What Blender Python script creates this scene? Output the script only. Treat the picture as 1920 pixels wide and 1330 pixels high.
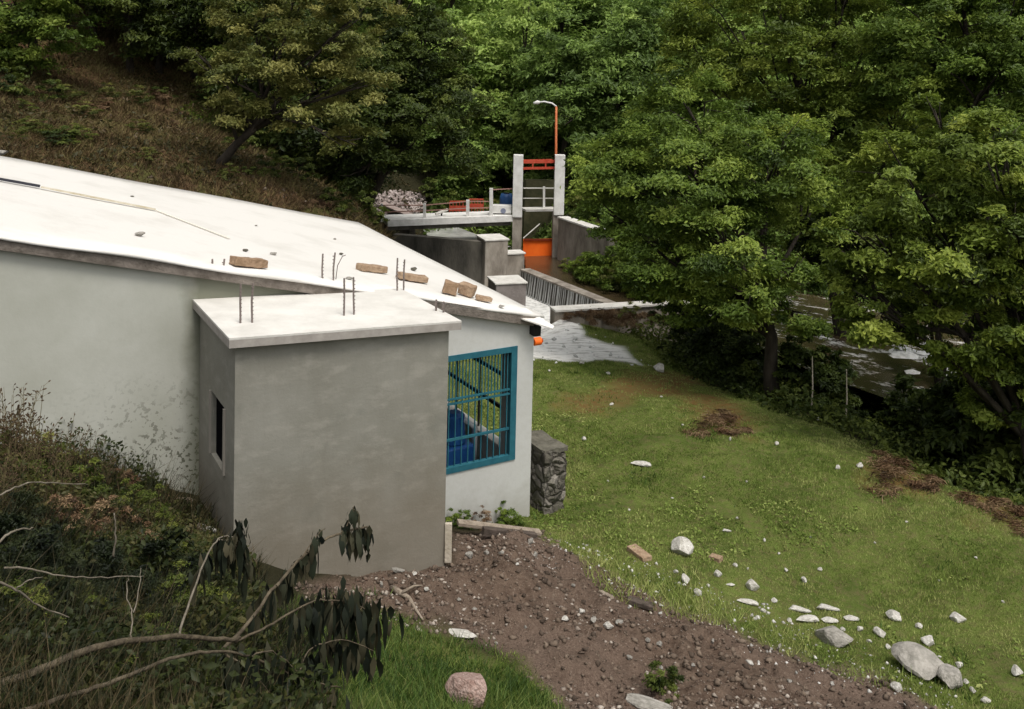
import bpy, math, random
import numpy as np
from mathutils import Vector, Matrix, noise as mnoise

for o in list(bpy.data.objects): bpy.data.objects.remove(o)
SC = bpy.context.scene
COL = SC.collection
rnd = random.Random(7)
CZ = 6.0                                  # eye height above the datum

# ------------------------------------------------------------ camera, sky, sun, exposure
F, CX, CY = 1750.0, 960.0, 206.0          # focal length and principal point for a 1920 px wide picture
PITCH, ROLL = math.radians(2.5), math.radians(1.3)
fw = np.array([0, math.cos(PITCH), -math.sin(PITCH)]); rt0 = np.array([1.0, 0, 0]); up0 = np.cross(rt0, fw)
rt = math.cos(ROLL) * rt0 + math.sin(ROLL) * up0
up = math.cos(ROLL) * up0 - math.sin(ROLL) * rt0
cd = bpy.data.cameras.new('camera'); cam = bpy.data.objects.new('camera', cd); COL.objects.link(cam)
cd.sensor_width = 36; cd.sensor_fit = 'HORIZONTAL'; cd.lens = F / 1920 * 36
cd.shift_x = 0; cd.shift_y = (CY - 665) / 1920
cd.clip_start = 0.05; cd.clip_end = 1000
cam.matrix_world = Matrix(((rt[0], up[0], -fw[0], 0), (rt[1], up[1], -fw[1], 0), (rt[2], up[2], -fw[2], CZ), (0, 0, 0, 1)))
SC.camera = cam
SUN_EL, SUN_AZ = 64, 150                   # degrees; azimuth from +Y towards +X (behind the house, to the right)
w = bpy.data.worlds.new('World'); SC.world = w; w.use_nodes = True
nt = w.node_tree; bg = nt.nodes['Background']; bg.inputs['Strength'].default_value = 0.15
sky = nt.nodes.new('ShaderNodeTexSky'); sky.sky_type = 'NISHITA'; sky.sun_disc = False
sky.sun_elevation = math.radians(SUN_EL); sky.sun_rotation = math.radians(SUN_AZ); sky.dust_density = 4; sky.air_density = 1
hs = nt.nodes.new('ShaderNodeHueSaturation'); hs.inputs['Saturation'].default_value = 0.08
nt.links.new(sky.outputs[0], hs.inputs['Color']); nt.links.new(hs.outputs[0], bg.inputs['Color'])
sd = bpy.data.lights.new('sun', 'SUN'); sd.energy = 1.6; sd.angle = math.radians(18); sd.color = (1, 0.93, 0.82)
so = bpy.data.objects.new('sun', sd); COL.objects.link(so); so.location = (10, 10, 40)
e, a = math.radians(SUN_EL), math.radians(SUN_AZ)
so.rotation_euler = Vector((math.cos(e) * math.sin(a), math.cos(e) * math.cos(a), math.sin(e))).to_track_quat('Z', 'Y').to_euler()
SC.view_settings.view_transform = 'Standard'; SC.view_settings.look = 'None'
SC.view_settings.exposure = 0.25; SC.view_settings.gamma = 1
SC.render.engine = 'CYCLES'
SC.cycles.max_bounces = 6; SC.cycles.diffuse_bounces = 4; SC.cycles.glossy_bounces = 2; SC.cycles.transmission_bounces = 3
SC.cycles.transparent_max_bounces = 6
SC.cycles.use_denoising = True

# ------------------------------------------------------------ measuring helpers (give real places, in metres)
def ray(px, py):
    d = fw + rt * (px - CX) / F - up * (py - CY) / F
    return d / d[1]
EYE = np.array([0, 0, CZ])
def at(px, py, Y): return EYE + ray(px, py) * Y
def atz(px, py, z):
    r = ray(px, py); return EYE + r * ((z - CZ) / r[2])

# ------------------------------------------------------------ materials
def mat(name, col, rough=0.85, col2=None, scale=3.0, detail=6, bump=0.0, bscale=30.0, spec=0.3, metal=0.0, contrast=(0.35, 0.65), stretch=None):
    m = bpy.data.materials.new(name); m.use_nodes = True; n = m.node_tree; b = n.nodes['Principled BSDF']
    b.inputs['Roughness'].default_value = rough; b.inputs['Metallic'].default_value = metal
    b.inputs['Specular IOR Level'].default_value = spec
    b.inputs['Base Color'].default_value = (*col, 1)
    tc = n.nodes.new('ShaderNodeTexCoord'); mp = n.nodes.new('ShaderNodeMapping')
    n.links.new(tc.outputs['Object'], mp.inputs['Vector'])
    if stretch: mp.inputs['Scale'].default_value = stretch
    if col2:
        t = n.nodes.new('ShaderNodeTexNoise'); t.inputs['Scale'].default_value = scale; t.inputs['Detail'].default_value = detail
        t.inputs['Roughness'].default_value = 0.65
        r = n.nodes.new('ShaderNodeValToRGB'); r.color_ramp.elements[0].position = contrast[0]; r.color_ramp.elements[1].position = contrast[1]
        r.color_ramp.elements[0].color = (*col, 1); r.color_ramp.elements[1].color = (*col2, 1)
        n.links.new(mp.outputs[0], t.inputs['Vector']); n.links.new(t.outputs[0], r.inputs[0]); n.links.new(r.outputs[0], b.inputs['Base Color'])
    if bump:
        t2 = n.nodes.new('ShaderNodeTexNoise'); t2.inputs['Scale'].default_value = bscale; t2.inputs['Detail'].default_value = 5
        bp = n.nodes.new('ShaderNodeBump'); bp.inputs['Strength'].default_value = bump; bp.inputs['Distance'].default_value = 0.03
        n.links.new(mp.outputs[0], t2.inputs['Vector']); n.links.new(t2.outputs[0], bp.inputs['Height']); n.links.new(bp.outputs[0], b.inputs['Normal'])
    return m

class NB:                                   # tiny node helper
    def __init__(s, m): s.t = m.node_tree; s.n = s.t.nodes; s.l = s.t.links
    def new(s, k, **kw):
        x = s.n.new(k)
        for a_, v in kw.items(): setattr(x, a_, v)
        return x
    def put(s, sock, v):
        if isinstance(v, bpy.types.NodeSocket): s.l.new(v, sock)
        elif isinstance(v, tuple) and len(v) == 3 and len(sock.default_value) == 4: sock.default_value = (*v, 1)
        else: sock.default_value = v
    def math(s, op, a_, b_=0.0, clamp=False):
        x = s.new('ShaderNodeMath', operation=op, use_clamp=clamp); s.put(x.inputs[0], a_); s.put(x.inputs[1], b_); return x.outputs[0]
    def mix(s, f, a_, b_):
        x = s.new('ShaderNodeMix', data_type='RGBA'); s.put(x.inputs[0], f); s.put(x.inputs[6], a_); s.put(x.inputs[7], b_); return x.outputs[2]
    def noise(s, vec, scale, detail=5, rough=0.6, out=0):
        x = s.new('ShaderNodeTexNoise'); x.inputs['Scale'].default_value = scale; x.inputs['Detail'].default_value = detail
        x.inputs['Roughness'].default_value = rough; s.l.new(vec, x.inputs['Vector']); return x.outputs[out]
    def step(s, v, lo, hi):
        x = s.new('ShaderNodeMapRange', clamp=True); s.put(x.inputs[0], v); x.inputs[1].default_value = lo; x.inputs[2].default_value = hi; return x.outputs[0]
    def vec(s, scale=(1, 1, 1)):
        tc = s.new('ShaderNodeTexCoord'); mp = s.new('ShaderNodeMapping'); mp.inputs['Scale'].default_value = scale
        s.l.new(tc.outputs['Object'], mp.inputs['Vector']); return mp.outputs[0]

def leaf_mat(name, dark, mid, light, trans=0.38, rough=0.5, objvar=0.25):
    m = bpy.data.materials.new(name); m.use_nodes = True; b = m.node_tree.nodes['Principled BSDF']; q = NB(m)
    at_ = q.new('ShaderNodeAttribute', attribute_name='tint')
    oi = q.new('ShaderNodeObjectInfo')
    f = q.math('ADD', at_.outputs['Fac'], q.math('MULTIPLY', q.math('SUBTRACT', oi.outputs['Random'], 0.5), objvar))
    r = q.new('ShaderNodeValToRGB'); cr = r.color_ramp
    cr.elements[0].position = 0.05; cr.elements[0].color = (*dark, 1); cr.elements[1].position = 0.95; cr.elements[1].color = (*light, 1)
    x = cr.elements.new(0.5); x.color = (*mid, 1)
    q.l.new(f, r.inputs[0]); q.l.new(r.outputs[0], b.inputs['Base Color'])
    b.inputs['Roughness'].default_value = rough; b.inputs['Specular IOR Level'].default_value = 0.25
    tr = q.new('ShaderNodeBsdfTranslucent'); q.l.new(r.outputs[0], tr.inputs[0])
    ms = q.new('ShaderNodeMixShader'); ms.inputs[0].default_value = trans
    q.l.new(b.outputs[0], ms.inputs[1]); q.l.new(tr.outputs[0], ms.inputs[2])
    q.l.new(ms.outputs[0], q.n['Material Output'].inputs['Surface'])
    return m

# ------------------------------------------------------------ object helpers
def link(o): COL.objects.link(o); return o
def tag(o, label=None, cat=None, group=None, kind=None):
    if label: o['label'] = label
    if cat: o['category'] = cat
    if group: o['group'] = group
    if kind: o['kind'] = kind
    return o
def thing(name, label, cat, loc, group=None):
    o = link(bpy.data.objects.new(name, None)); o.empty_display_size = 0.2
    o.location = Vector([float(c) for c in loc]); return tag(o, label, cat, group)
def np_mesh(name, V_, Fc, mats, tint=None, smooth=False, midx=None):
    V_ = np.asarray(V_, np.float32); Fc = np.asarray(Fc, np.int32); k = Fc.shape[1]
    me = bpy.data.meshes.new(name); me.vertices.add(len(V_)); me.vertices.foreach_set('co', V_.ravel())
    me.loops.add(Fc.size); me.loops.foreach_set('vertex_index', Fc.ravel())
    me.polygons.add(len(Fc)); me.polygons.foreach_set('loop_start', np.arange(0, Fc.size, k, dtype=np.int32))
    try: me.polygons.foreach_set('loop_total', np.full(len(Fc), k, np.int32))
    except Exception: pass
    if midx is not None: me.polygons.foreach_set('material_index', np.asarray(midx, np.int32))
    for m in (mats if isinstance(mats, (list, tuple)) else [mats]): me.materials.append(m)
    if tint is not None:
        at_ = me.attributes.new('tint', 'FLOAT', 'POINT'); at_.data.foreach_set('value', np.asarray(tint, np.float32))
    me.update(calc_edges=True)
    if smooth: me.polygons.foreach_set('use_smooth', np.ones(len(Fc), bool))
    return me
class MB:
    def __init__(s): s.v = []; s.f = []; s.m = []
    def add(s, vs, fs, m=0):
        k = len(s.v); s.v += [tuple(float(c) for c in p) for p in vs]; s.f += [tuple(k + i for i in f) for f in fs]; s.m += [m] * len(fs); return s
    def box(s, c, size, ax=None, m=0):
        c = np.array(c, float); ax = ax or (np.array([1, 0, 0]), np.array([0, 1, 0]), np.array([0, 0, 1]))
        vs = [c + ax[0] * size[0] / 2 * i + ax[1] * size[1] / 2 * j + ax[2] * size[2] / 2 * k for k in (-1, 1) for j in (-1, 1) for i in (-1, 1)]
        return s.add(vs, [(0, 2, 3, 1), (4, 5, 7, 6), (0, 1, 5, 4), (2, 6, 7, 3), (0, 4, 6, 2), (1, 3, 7, 5)], m)
    def bar(s, p, q, wd, ht=None, m=0, upv=(0, 0, 1)):
        p = np.array(p, float); q = np.array(q, float); d = q - p; L = np.linalg.norm(d); d /= L
        u_ = np.array(upv, float)
        if abs(d @ u_) > 0.95: u_ = np.array([0, 1.0, 0])
        sx = np.cross(d, u_); sx /= np.linalg.norm(sx); uz = np.cross(sx, d)
        return s.box((p + q) / 2, (L, wd, ht or wd), (d, sx, uz), m)
    def tube(s, pts, rad, n=8, m=0, cap=True):
        pts = [np.array(p, float) for p in pts]; k0 = len(s.v); prev = None
        if not isinstance(rad, (list, tuple, np.ndarray)): rad = [rad] * len(pts)
        for i, p in enumerate(pts):
            d = pts[min(i + 1, len(pts) - 1)] - pts[max(i - 1, 0)]; d = d / (np.linalg.norm(d) + 1e-9)
            if prev is None: prev = np.cross(d, [0.3, 0.2, 0.9] if abs(d[2]) < 0.8 else [1, 0.1, 0])
            sx = prev - d * (prev @ d); sx /= np.linalg.norm(sx) + 1e-9; prev = sx; sy = np.cross(d, sx)
            for j in range(n):
                t = 2 * math.pi * j / n; s.v.append(tuple(p + rad[i] * (math.cos(t) * sx + math.sin(t) * sy)))
        for i in range(len(pts) - 1):
            for j in range(n):
                s.f.append((k0 + i * n + j, k0 + i * n + (j + 1) % n, k0 + (i + 1) * n + (j + 1) % n, k0 + (i + 1) * n + j)); s.m.append(m)
        if cap:
            s.f.append(tuple(k0 + j for j in range(n))[::-1]); s.m.append(m)
            s.f.append(tuple(k0 + (len(pts) - 1) * n + j for j in range(n))); s.m.append(m)
        return s
    def build(s, name, mats, parent=None, bevel=0.0, smooth=False):
        off = np.array(parent_loc(parent)) if parent else np.zeros(3)
        me = bpy.data.meshes.new(name); me.from_pydata([tuple(np.array(p) - off) for p in s.v], [], s.f)
        for m in (mats if isinstance(mats, (list, tuple)) else [mats]): me.materials.append(m)
        me.polygons.foreach_set('material_index', s.m); me.validate()
        if smooth: me.polygons.foreach_set('use_smooth', [True] * len(me.polygons))
        me.update(); o = link(bpy.data.objects.new(name, me))
        if parent: o.parent = parent
        if bevel:
            b = o.modifiers.new('bevel', 'BEVEL'); b.width = bevel; b.segments = 2; b.limit_method = 'ANGLE'
        return o
def parent_loc(p):
    l = Vector((0, 0, 0))
    while p: l = l + p.location; p = p.parent
    return l

# ------------------------------------------------------------ terrain
CPX = [  # picture point and distance ahead, giving real ground points that were measured off the photograph
 (1000, 975, 12.4), (1050, 948, 13.1), (1120, 1050, 11.0), (1280, 1042, 11.3), (1400, 1180, 9.9), (1550, 1225, 9.5), (1750, 1290, 8.8),
 (1905, 1320, 8.7), (1250, 1180, 9.3), (1000, 1150, 9.4), (1200, 1325, 7.9), (900, 1300, 7.7), (700, 1200, 8.2), (832, 1075, 9.9),
 (650, 1105, 9.1), (500, 1050, 8.9), (372, 935, 10.1), (280, 935, 9.5), (150, 905, 9.0), (0, 905, 8.3), (0, 1330, 4.0), (400, 1330, 5.2),
 (700, 1330, 6.6), (250, 1060, 7.2), (0, 1060, 6.2), (1600, 1330, 8.3), (1500, 1150, 10.6), (1010, 1008, 11.6), (900, 1010, 11.2),
 (1700, 1130, 10.9), (1920, 1100, 10.9), (1920, 950, 13.3), (1700, 880, 14.6), (1500, 960, 12.9), (1300, 870, 14.4), (1300, 760, 18.2),
 (1450, 750, 19.1), (1100, 760, 17.6), (1090, 650, 22.6), (1050, 597, 24.5), (1110, 612, 24.2), (1200, 628, 23.9), (1240, 690, 21.6), (1280, 655, 23.4), (1620, 800, 17.0),
 (640, 398, 22.0), (300, 350, 20.0), (0, 285, 19.0), (450, 385, 20.5), (100, 150, 26.5), (250, 210, 25.5), (400, 300, 22.5), (560, 330, 25.0), (700, 400, 26.0)]
CPW = [(0, 0, -1.7), (3, 3, -3.3), (6, 5, -4.9), (9, 8, -5.9), (-4, 3, -2.0), (-8, 6, -2.5), (-10, 10, -2.6), (-9, 13, -2.9), (0, -10, 1), (15, 3, -5.5), (-15, 0, 1.5), (-20, 12, 0),
 (-1, 13, -5.9), (-1.4, 15, -5.9), (-3, 16.5, -5.0), (-4, 12.5, -4.8), (-7.5, 15.5, -3.3), (-2.2, 20, -5.2), (-0.5, 20, -6.4), (0.2, 17, -6.3),
 (-0.6, 24, -7.4), (-1.8, 27, -8.0), (0, 29, -8.2), (-2.5, 31, -7.2), (-1.5, 34, -6.9), (-1, 40, -6), (0.5, 27.5, -8.2), (1.0, 31, -8.0), (2.2, 29, -8.0), (4, 28, -8.2), (6, 26.5, -8.6), (8.5, 25, -9.0),
 (11, 24, -9.2), (16, 23, -9.2), (22, 22, -9.2), (5.0, 24, -7.6), (6.8, 22.2, -8.0), (9, 20.5, -8.3), (13, 18.5, -8.3), (20, 17, -8.3), (8.2, 17.5, -7.6), (7.6, 15, -6.9), (10, 14, -7.4),
 (14, 12, -7.4), (25, 10, -7),
 (2.8, 31.5, -5.0), (5, 32, -5.3), (9, 31, -6.5), (15, 29, -7), (22, 28, -7), (1.7, 35, -6.0), (3, 36, -4.2), (-5, 31, -4.9), (-7, 33, -2.5), (-4.5, 38, -3.4),
 (0, 46, -4.0), (-8, 42, 1.5), (-14, 34, 2.5), (-22, 30, 5), (6, 42, -2), (14, 40, -1), (24, 38, -1), (0, 60, 4), (-14, 55, 9), (15, 58, 7), (34, 50, 5),
 (0, 85, 15), (30, 85, 16), (-30, 80, 20), (-35, 40, 12), (45, 25, -5), (60, 50, 5), (0, 130, 30), (60, 130, 30), (-60, 130, 32), (-60, 20, 14), (60, 0, -4), (-40, -10, 6)]
cp = np.array([at(*c) for c in CPX] + [(x, y, z + CZ) for x, y, z in CPW])
D_ = np.sqrt(((cp[:, None, :2] - cp[None, :, :2]) ** 2).sum(-1)); n_ = len(cp)
A_ = np.zeros((n_ + 3, n_ + 3)); A_[:n_, :n_] = -D_ + np.eye(n_) * 0.06; A_[:n_, n_] = 1; A_[:n_, n_ + 1:] = cp[:, :2]; A_[n_:, :n_] = A_[:n_, n_:].T
W_ = np.linalg.solve(A_, np.concatenate([cp[:, 2], [0, 0, 0]]))
def vnoise(x, y, s, seed=0):               # cheap smooth value noise
    x = np.asarray(x, float) * s + seed * 17.3; y = np.asarray(y, float) * s + seed * 9.7
    xi = np.floor(x); yi = np.floor(y); fx = x - xi; fy = y - yi; fx = fx * fx * (3 - 2 * fx); fy = fy * fy * (3 - 2 * fy)
    def h(i, j):
        t = np.sin(i * 127.1 + j * 311.7 + seed * 74.7) * 43758.5453; return t - np.floor(t)
    return (h(xi, yi) * (1 - fx) + h(xi + 1, yi) * fx) * (1 - fy) + (h(xi, yi + 1) * (1 - fx) + h(xi + 1, yi + 1) * fx) * fy - 0.5
def base_h(x, y):
    x = np.atleast_1d(np.asarray(x, float)); y = np.atleast_1d(np.asarray(y, float)); out = np.empty(len(x))
    for i in range(0, len(x), 20000):
        X, Y = x[i:i + 20000], y[i:i + 20000]
        d = np.sqrt((X[:, None] - cp[:, 0]) ** 2 + (Y[:, None] - cp[:, 1]) ** 2)
        out[i:i + 20000] = -d @ W_[:n_] + W_[n_] + X * W_[n_ + 1] + Y * W_[n_ + 2]
    return out
DIRT_PX = [(560, 1085), (700, 1075), (832, 1066), (850, 1000), (1010, 1003), (1080, 1035), (1180, 1090), (1270, 1130), (1380, 1180), (1500, 1225), (1640, 1270), (1790, 1330),
           (1850, 1400), (1100, 1400), (1040, 1310), (960, 1240), (830, 1195), (700, 1150), (600, 1130)]
def inside(x, y, poly):
    x = np.asarray(x); y = np.asarray(y); r = np.zeros(x.shape, bool); j = len(poly) - 1
    for i in range(len(poly)):
        xi, yi = poly[i][:2]; xj, yj = poly[j][:2]
        r ^= ((yi > y) != (yj > y)) & (x < (xj - xi) * (y - yi) / (yj - yi + 1e-12) + xi); j = i
    return r
def edge_dist(x, y, poly):                 # signed distance, positive inside
    d = np.full(np.shape(x), 1e9)
    for i in range(len(poly)):
        a_ = np.array(poly[i][:2]); b_ = np.array(poly[(i + 1) % len(poly)][:2]); ab = b_ - a_
        t = np.clip(((x - a_[0]) * ab[0] + (y - a_[1]) * ab[1]) / (ab @ ab + 1e-9), 0, 1)
        d = np.minimum(d, np.hypot(x - a_[0] - t * ab[0], y - a_[1] - t * ab[1]))
    return np.where(inside(x, y, poly), d, -d)
def on_ground(px, py, hf=None, near=2.5, far=90):
    r = ray(px, py); t = np.arange(near, far, 0.05); g = (hf or base_h)(r[0] * t, t); z = CZ + r[2] * t
    k = np.argmax(z < g)
    return EYE + r * t[k]
DIRT = [on_ground(*p) for p in DIRT_PX]
BROWN = [[on_ground(*p) for p in q] for q in (
    [(1050, 760), (1090, 735), (1180, 700), (1240, 700), (1330, 715), (1300, 745), (1200, 745), (1120, 780)],
    [(1270, 740), (1340, 735), (1420, 780), (1400, 830), (1310, 810)],
    [(1620, 880), (1680, 860), (1760, 900), (1740, 935), (1650, 920)],
    [(1800, 930), (1920, 930), (1920, 990), (1850, 980)])]
PALE = [on_ground(*p) for p in ((960, 600), (1030, 604), (1100, 630), (1165, 650), (1200, 684), (1120, 674), (960, 668))]
HILLP = [(-40, 14), (-9.5, 16.5), (-3.4, 21.5), (-3, 26), (-9, 32), (-40, 30)]
def masks(x, y):
    n1 = vnoise(x, y, 1.3, 3) * 0.5 + vnoise(x, y, 4, 4) * 0.35
    d = np.clip((edge_dist(x, y, DIRT) + n1 * 0.5) / 0.25 + 0.5, 0, 1)
    b = np.zeros(np.shape(x))
    for p in BROWN: b = np.maximum(b, np.clip((edge_dist(x, y, p) + n1 * 0.9) / 0.5 + 0.5, 0, 1))
    p = np.clip((edge_dist(x, y, PALE) + n1 * 0.35) / 0.2 + 0.5, 0, 1)
    h = np.clip((edge_dist(x, y, HILLP) + n1 * 2) / 2 + 0.5, 0, 1)
    return d, b, p, h
def hgt(x, y):
    x = np.atleast_1d(np.asarray(x, float)); y = np.atleast_1d(np.asarray(y, float)); z = base_h(x, y)
    near = np.clip((26 - y) / 8, 0, 1)
    z += vnoise(x, y, 0.6, 1) * 0.16 * near + vnoise(x, y, 1.9, 2) * 0.07 * near + vnoise(x, y, 0.2, 5) * 0.9 * np.clip((y - 34) / 20, 0, 1)
    z += (vnoise(x, y, 4.3, 14) * .045 + vnoise(x, y, 9, 15) * .025) * near
    m = np.clip(edge_dist(x, y, DIRT) / 0.4, 0, 1)
    z += m * (0.05 + vnoise(x, y, 2.6, 6) * 0.22 + vnoise(x, y, 6, 7) * 0.12 + vnoise(x, y, 12, 8) * 0.06)
    return z
def gz(x, y): return float(hgt(x, y)[0])
xs = np.unique(np.concatenate([np.linspace(-60, -14, 24), np.linspace(-14, -5, 70), np.linspace(-5, 9, 240), np.linspace(9, 16, 50), np.linspace(16, 70, 30)]))
ys = np.unique(np.concatenate([np.linspace(-12, 3, 15), np.linspace(3, 15, 220), np.linspace(15, 30, 150), np.linspace(30, 60, 60), np.linspace(60, 140, 20)]))
gx, gy = np.meshgrid(xs, ys); gxf, gyf = gx.ravel(), gy.ravel(); gzf = hgt(gxf, gyf)
ny, nx = gx.shape; ii = np.arange((ny - 1) * nx).reshape(ny - 1, nx)[:, :-1].ravel()

gm = bpy.data.materials.new('ground_cover'); gm.use_nodes = True; q = NB(gm); b = q.n['Principled BSDF']
v = q.vec(); am = q.new('ShaderNodeVertexColor', layer_name='mask'); sp = q.new('ShaderNodeSeparateColor'); q.l.new(am.outputs[0], sp.inputs[0])
nA = q.noise(v, 1.2, 6); nB = q.noise(v, 9, 6, 0.7); nC = q.noise(v, 45, 4, 0.7); nD = q.noise(v, 0.35, 3)
grass = q.mix(q.step(nA, 0.35, 0.65), (0.070, 0.100, 0.020), (0.135, 0.172, 0.040))
grass = q.mix(q.math('MULTIPLY', q.step(nB, 0.45, 0.68), 0.7), grass, (0.15, 0.115, 0.06))
dirt = q.mix(q.step(nB, 0.35, 0.65), (0.078, 0.052, 0.038), (0.165, 0.118, 0.088))
dirt = q.mix(q.step(nC, 0.62, 0.70), dirt, (0.36, 0.31, 0.26))
dirt = q.mix(q.step(nD, 0.45, 0.6), dirt, q.mix(q.step(nC, 0.35, 0.6), (0.10, 0.068, 0.052), (0.185, 0.135, 0.105)))
brown = q.mix(q.step(nB, 0.35, 0.65), (0.16, 0.085, 0.03), (0.14, 0.13, 0.045))
pale = q.mix(q.step(q.noise(q.vec((.5, 2.5, 1)), 4, 6, .7), 0.36, 0.5), (0.42, 0.40, 0.37), (0.84, 0.83, 0.80))
hill = q.mix(q.step(nB, 0.35, 0.62), (0.06, 0.036, 0.020), (0.15, 0.088, 0.048)); hill = q.mix(q.math('MULTIPLY', q.step(nA, 0.45, 0.58), 0.8), hill, (0.07, 0.080, 0.022))
soil = (0.03, 0.028, 0.014)
at4 = q.new('ShaderNodeAttribute', attribute_name='lawn')
col = q.mix(at4.outputs['Fac'], soil, grass)
at5 = q.new('ShaderNodeAttribute', attribute_name='slope')
col = q.mix(at5.outputs['Fac'], col, hill); col = q.mix(sp.outputs[1], col, brown); col = q.mix(sp.outputs[2], col, pale); col = q.mix(sp.outputs[0], col, dirt)
q.l.new(col, b.inputs['Base Color']); b.inputs['Roughness'].default_value = 0.95; b.inputs['Specular IOR Level'].default_value = 0.1
bp = q.new('ShaderNodeBump'); bp.inputs['Strength'].default_value = 0.9; bp.inputs['Distance'].default_value = 0.05
q.l.new(q.math('ADD', nB, q.math('MULTIPLY', nC, 0.5)), bp.inputs['Height']); q.l.new(bp.outputs[0], b.inputs['Normal'])
me = np_mesh('ground', np.stack([gxf, gyf, gzf], 1), np.stack([ii, ii + 1, ii + nx + 1, ii + nx], 1), gm, smooth=True)
md, mb_, mp_, mh = masks(gxf, gyf)
LAWN = [(-2.5, 12.5), (0.2, 12.2), (-0.3, 3), (12, 3), (12, 14), (7.6, 13.8), (5.5, 18), (4, 22), (3.2, 25.3), (-0.5, 27), (-3, 20)]
LUSH = [on_ground(*p) for p in ((600, 1130), (700, 1155), (830, 1200), (960, 1245), (1040, 1310), (1100, 1420), (500, 1420), (420, 1250), (470, 1130))]
lawn = np.clip((np.maximum(edge_dist(gxf, gyf, LAWN), edge_dist(gxf, gyf, LUSH)) + vnoise(gxf, gyf, 1.5, 9) * 0.8) / 0.5 + 0.5, 0, 1)
ca = me.color_attributes.new('mask', 'FLOAT_COLOR', 'POINT'); ca.data.foreach_set('color', np.stack([md, mb_, mp_, np.ones(len(md))], 1).astype(np.float32).ravel())
for nm, arr in (('lawn', lawn), ('slope', mh)):
    aa = me.attributes.new(nm, 'FLOAT', 'POINT'); aa.data.foreach_set('value', arr.astype(np.float32))
ground = link(bpy.data.objects.new('ground', me)); ground['kind'] = 'structure'

# ------------------------------------------------------------ house frame: u along the long wall, v into the house
TH = math.radians(30.4); U = np.array([math.cos(TH), math.sin(TH), 0]); V = np.array([-math.sin(TH), math.cos(TH), 0]); Z = np.array([0, 0, 1.0])
r_ = ray(997, 790); C0 = r_ * 12.35; C0[2] = 0
AX = (U, V, Z)
def hp(u, v, z): return C0 + U * u + V * v + Z * (z + CZ)          # z relative to eye level
def roof_z(u, v): return -3.257 - 0.24 * u + 0.03 * v
def on_roof(px, py):
    r = ray(px, py)
    for _ in range(1):
        # plane: z = -3.257 - .24 u + .03 v
        a_ = r[2] + 0.24 * (r @ U) - 0.03 * (r @ V); c_ = -3.257 + 0.24 * (C0 @ U) - 0.03 * (C0 @ V)
        t = c_ / a_
    return EYE + r * t
def panel(mb, us, rows, holes, v0, v1, frame='u', m=0):
    """wall slab between v0 and v1 (or between two u planes when frame is 'v'), grid columns us, rows are functions or numbers, holes = set of (col,row)"""
    fr = [r if callable(r) else (lambda x, r=r: r) for r in rows]
    P = (lambda a_, d_, z: hp(a_, d_, z)) if frame == 'u' else (lambda a_, d_, z: hp(d_, a_, z))
    nu, nr = len(us) - 1, len(rows) - 1; solid = lambda i, j: 0 <= i < nu and 0 <= j < nr and (i, j) not in holes
    for i in range(nu):
        for j in range(nr):
            if not solid(i, j): continue
            c = [(us[i], fr[j](us[i])), (us[i + 1], fr[j](us[i + 1])), (us[i + 1], fr[j + 1](us[i + 1])), (us[i], fr[j + 1](us[i]))]
            mb.add([P(x, v0, z) for x, z in c], [(0, 1, 2, 3)], m); mb.add([P(x, v1, z) for x, z in c], [(3, 2, 1, 0)], m)
            for (di, dj), (a_, b_) in (((0, -1), (0, 1)), ((1, 0), (1, 2)), ((0, 1), (2, 3)), ((-1, 0), (3, 0))):
                if not solid(i + di, j + dj):
                    mb.add([P(c[a_][0], v0, c[a_][1]), P(c[a_][0], v1, c[a_][1]), P(c[b_][0], v1, c[b_][1]), P(c[b_][0], v0, c[b_][1])], [(0, 1, 2, 3)], m)
    return mb

# --- wall paint: off-white with dirt splashes near the annexe and grime at the foot
wm = bpy.data.materials.new('limewashed_wall'); wm.use_nodes = True; q = NB(wm); b = q.n['Principled BSDF']
v = q.vec(); geo = q.new('ShaderNodeSeparateXYZ'); 
tcw = q.new('ShaderNodeTexCoord'); q.l.new(tcw.outputs['Object'], geo.inputs[0])
ul = q.math('ADD', q.math('MULTIPLY', geo.outputs[0], float(U[0])), q.math('MULTIPLY', geo.outputs[1], float(U[1])))   # metres along the wall from the corner
big = q.noise(v, 0.9, 4); fine = q.noise(v, 14, 4, 0.7); spk = q.noise(v, 22, 2, 0.5); blot = q.noise(v, 3.2, 3)
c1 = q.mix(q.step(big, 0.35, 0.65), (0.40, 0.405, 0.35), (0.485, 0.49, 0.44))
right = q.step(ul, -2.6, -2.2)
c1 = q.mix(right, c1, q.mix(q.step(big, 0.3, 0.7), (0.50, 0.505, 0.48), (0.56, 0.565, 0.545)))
c1 = q.mix(q.math('MULTIPLY', q.step(fine, 0.45, 0.75), 0.25), c1, (0.38, 0.38, 0.33))
near = q.math('MULTIPLY', q.step(ul, -6.3, -4.9), q.math('SUBTRACT', 1.0, q.step(ul, -4.0, -3.6)))
low = q.math('SUBTRACT', 1.0, q.step(geo.outputs[2], 1.5, 2.7))
sm_ = q.math('MULTIPLY', q.math('MULTIPLY', near, low), q.math('MULTIPLY', q.step(spk, 0.575, 0.59), q.step(blot, 0.36, 0.5)))
c1 = q.mix(q.math('MULTIPLY', sm_, 0.95), c1, (0.06, 0.06, 0.035))
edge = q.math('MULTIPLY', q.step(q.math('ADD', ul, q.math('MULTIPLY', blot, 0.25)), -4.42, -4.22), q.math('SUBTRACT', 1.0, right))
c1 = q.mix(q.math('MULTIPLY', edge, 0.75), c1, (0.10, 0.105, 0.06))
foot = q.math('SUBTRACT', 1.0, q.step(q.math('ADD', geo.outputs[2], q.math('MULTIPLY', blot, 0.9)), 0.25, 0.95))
c1 = q.mix(q.math('MULTIPLY', foot, 0.55), c1, (0.22, 0.19, 0.14))
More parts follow.
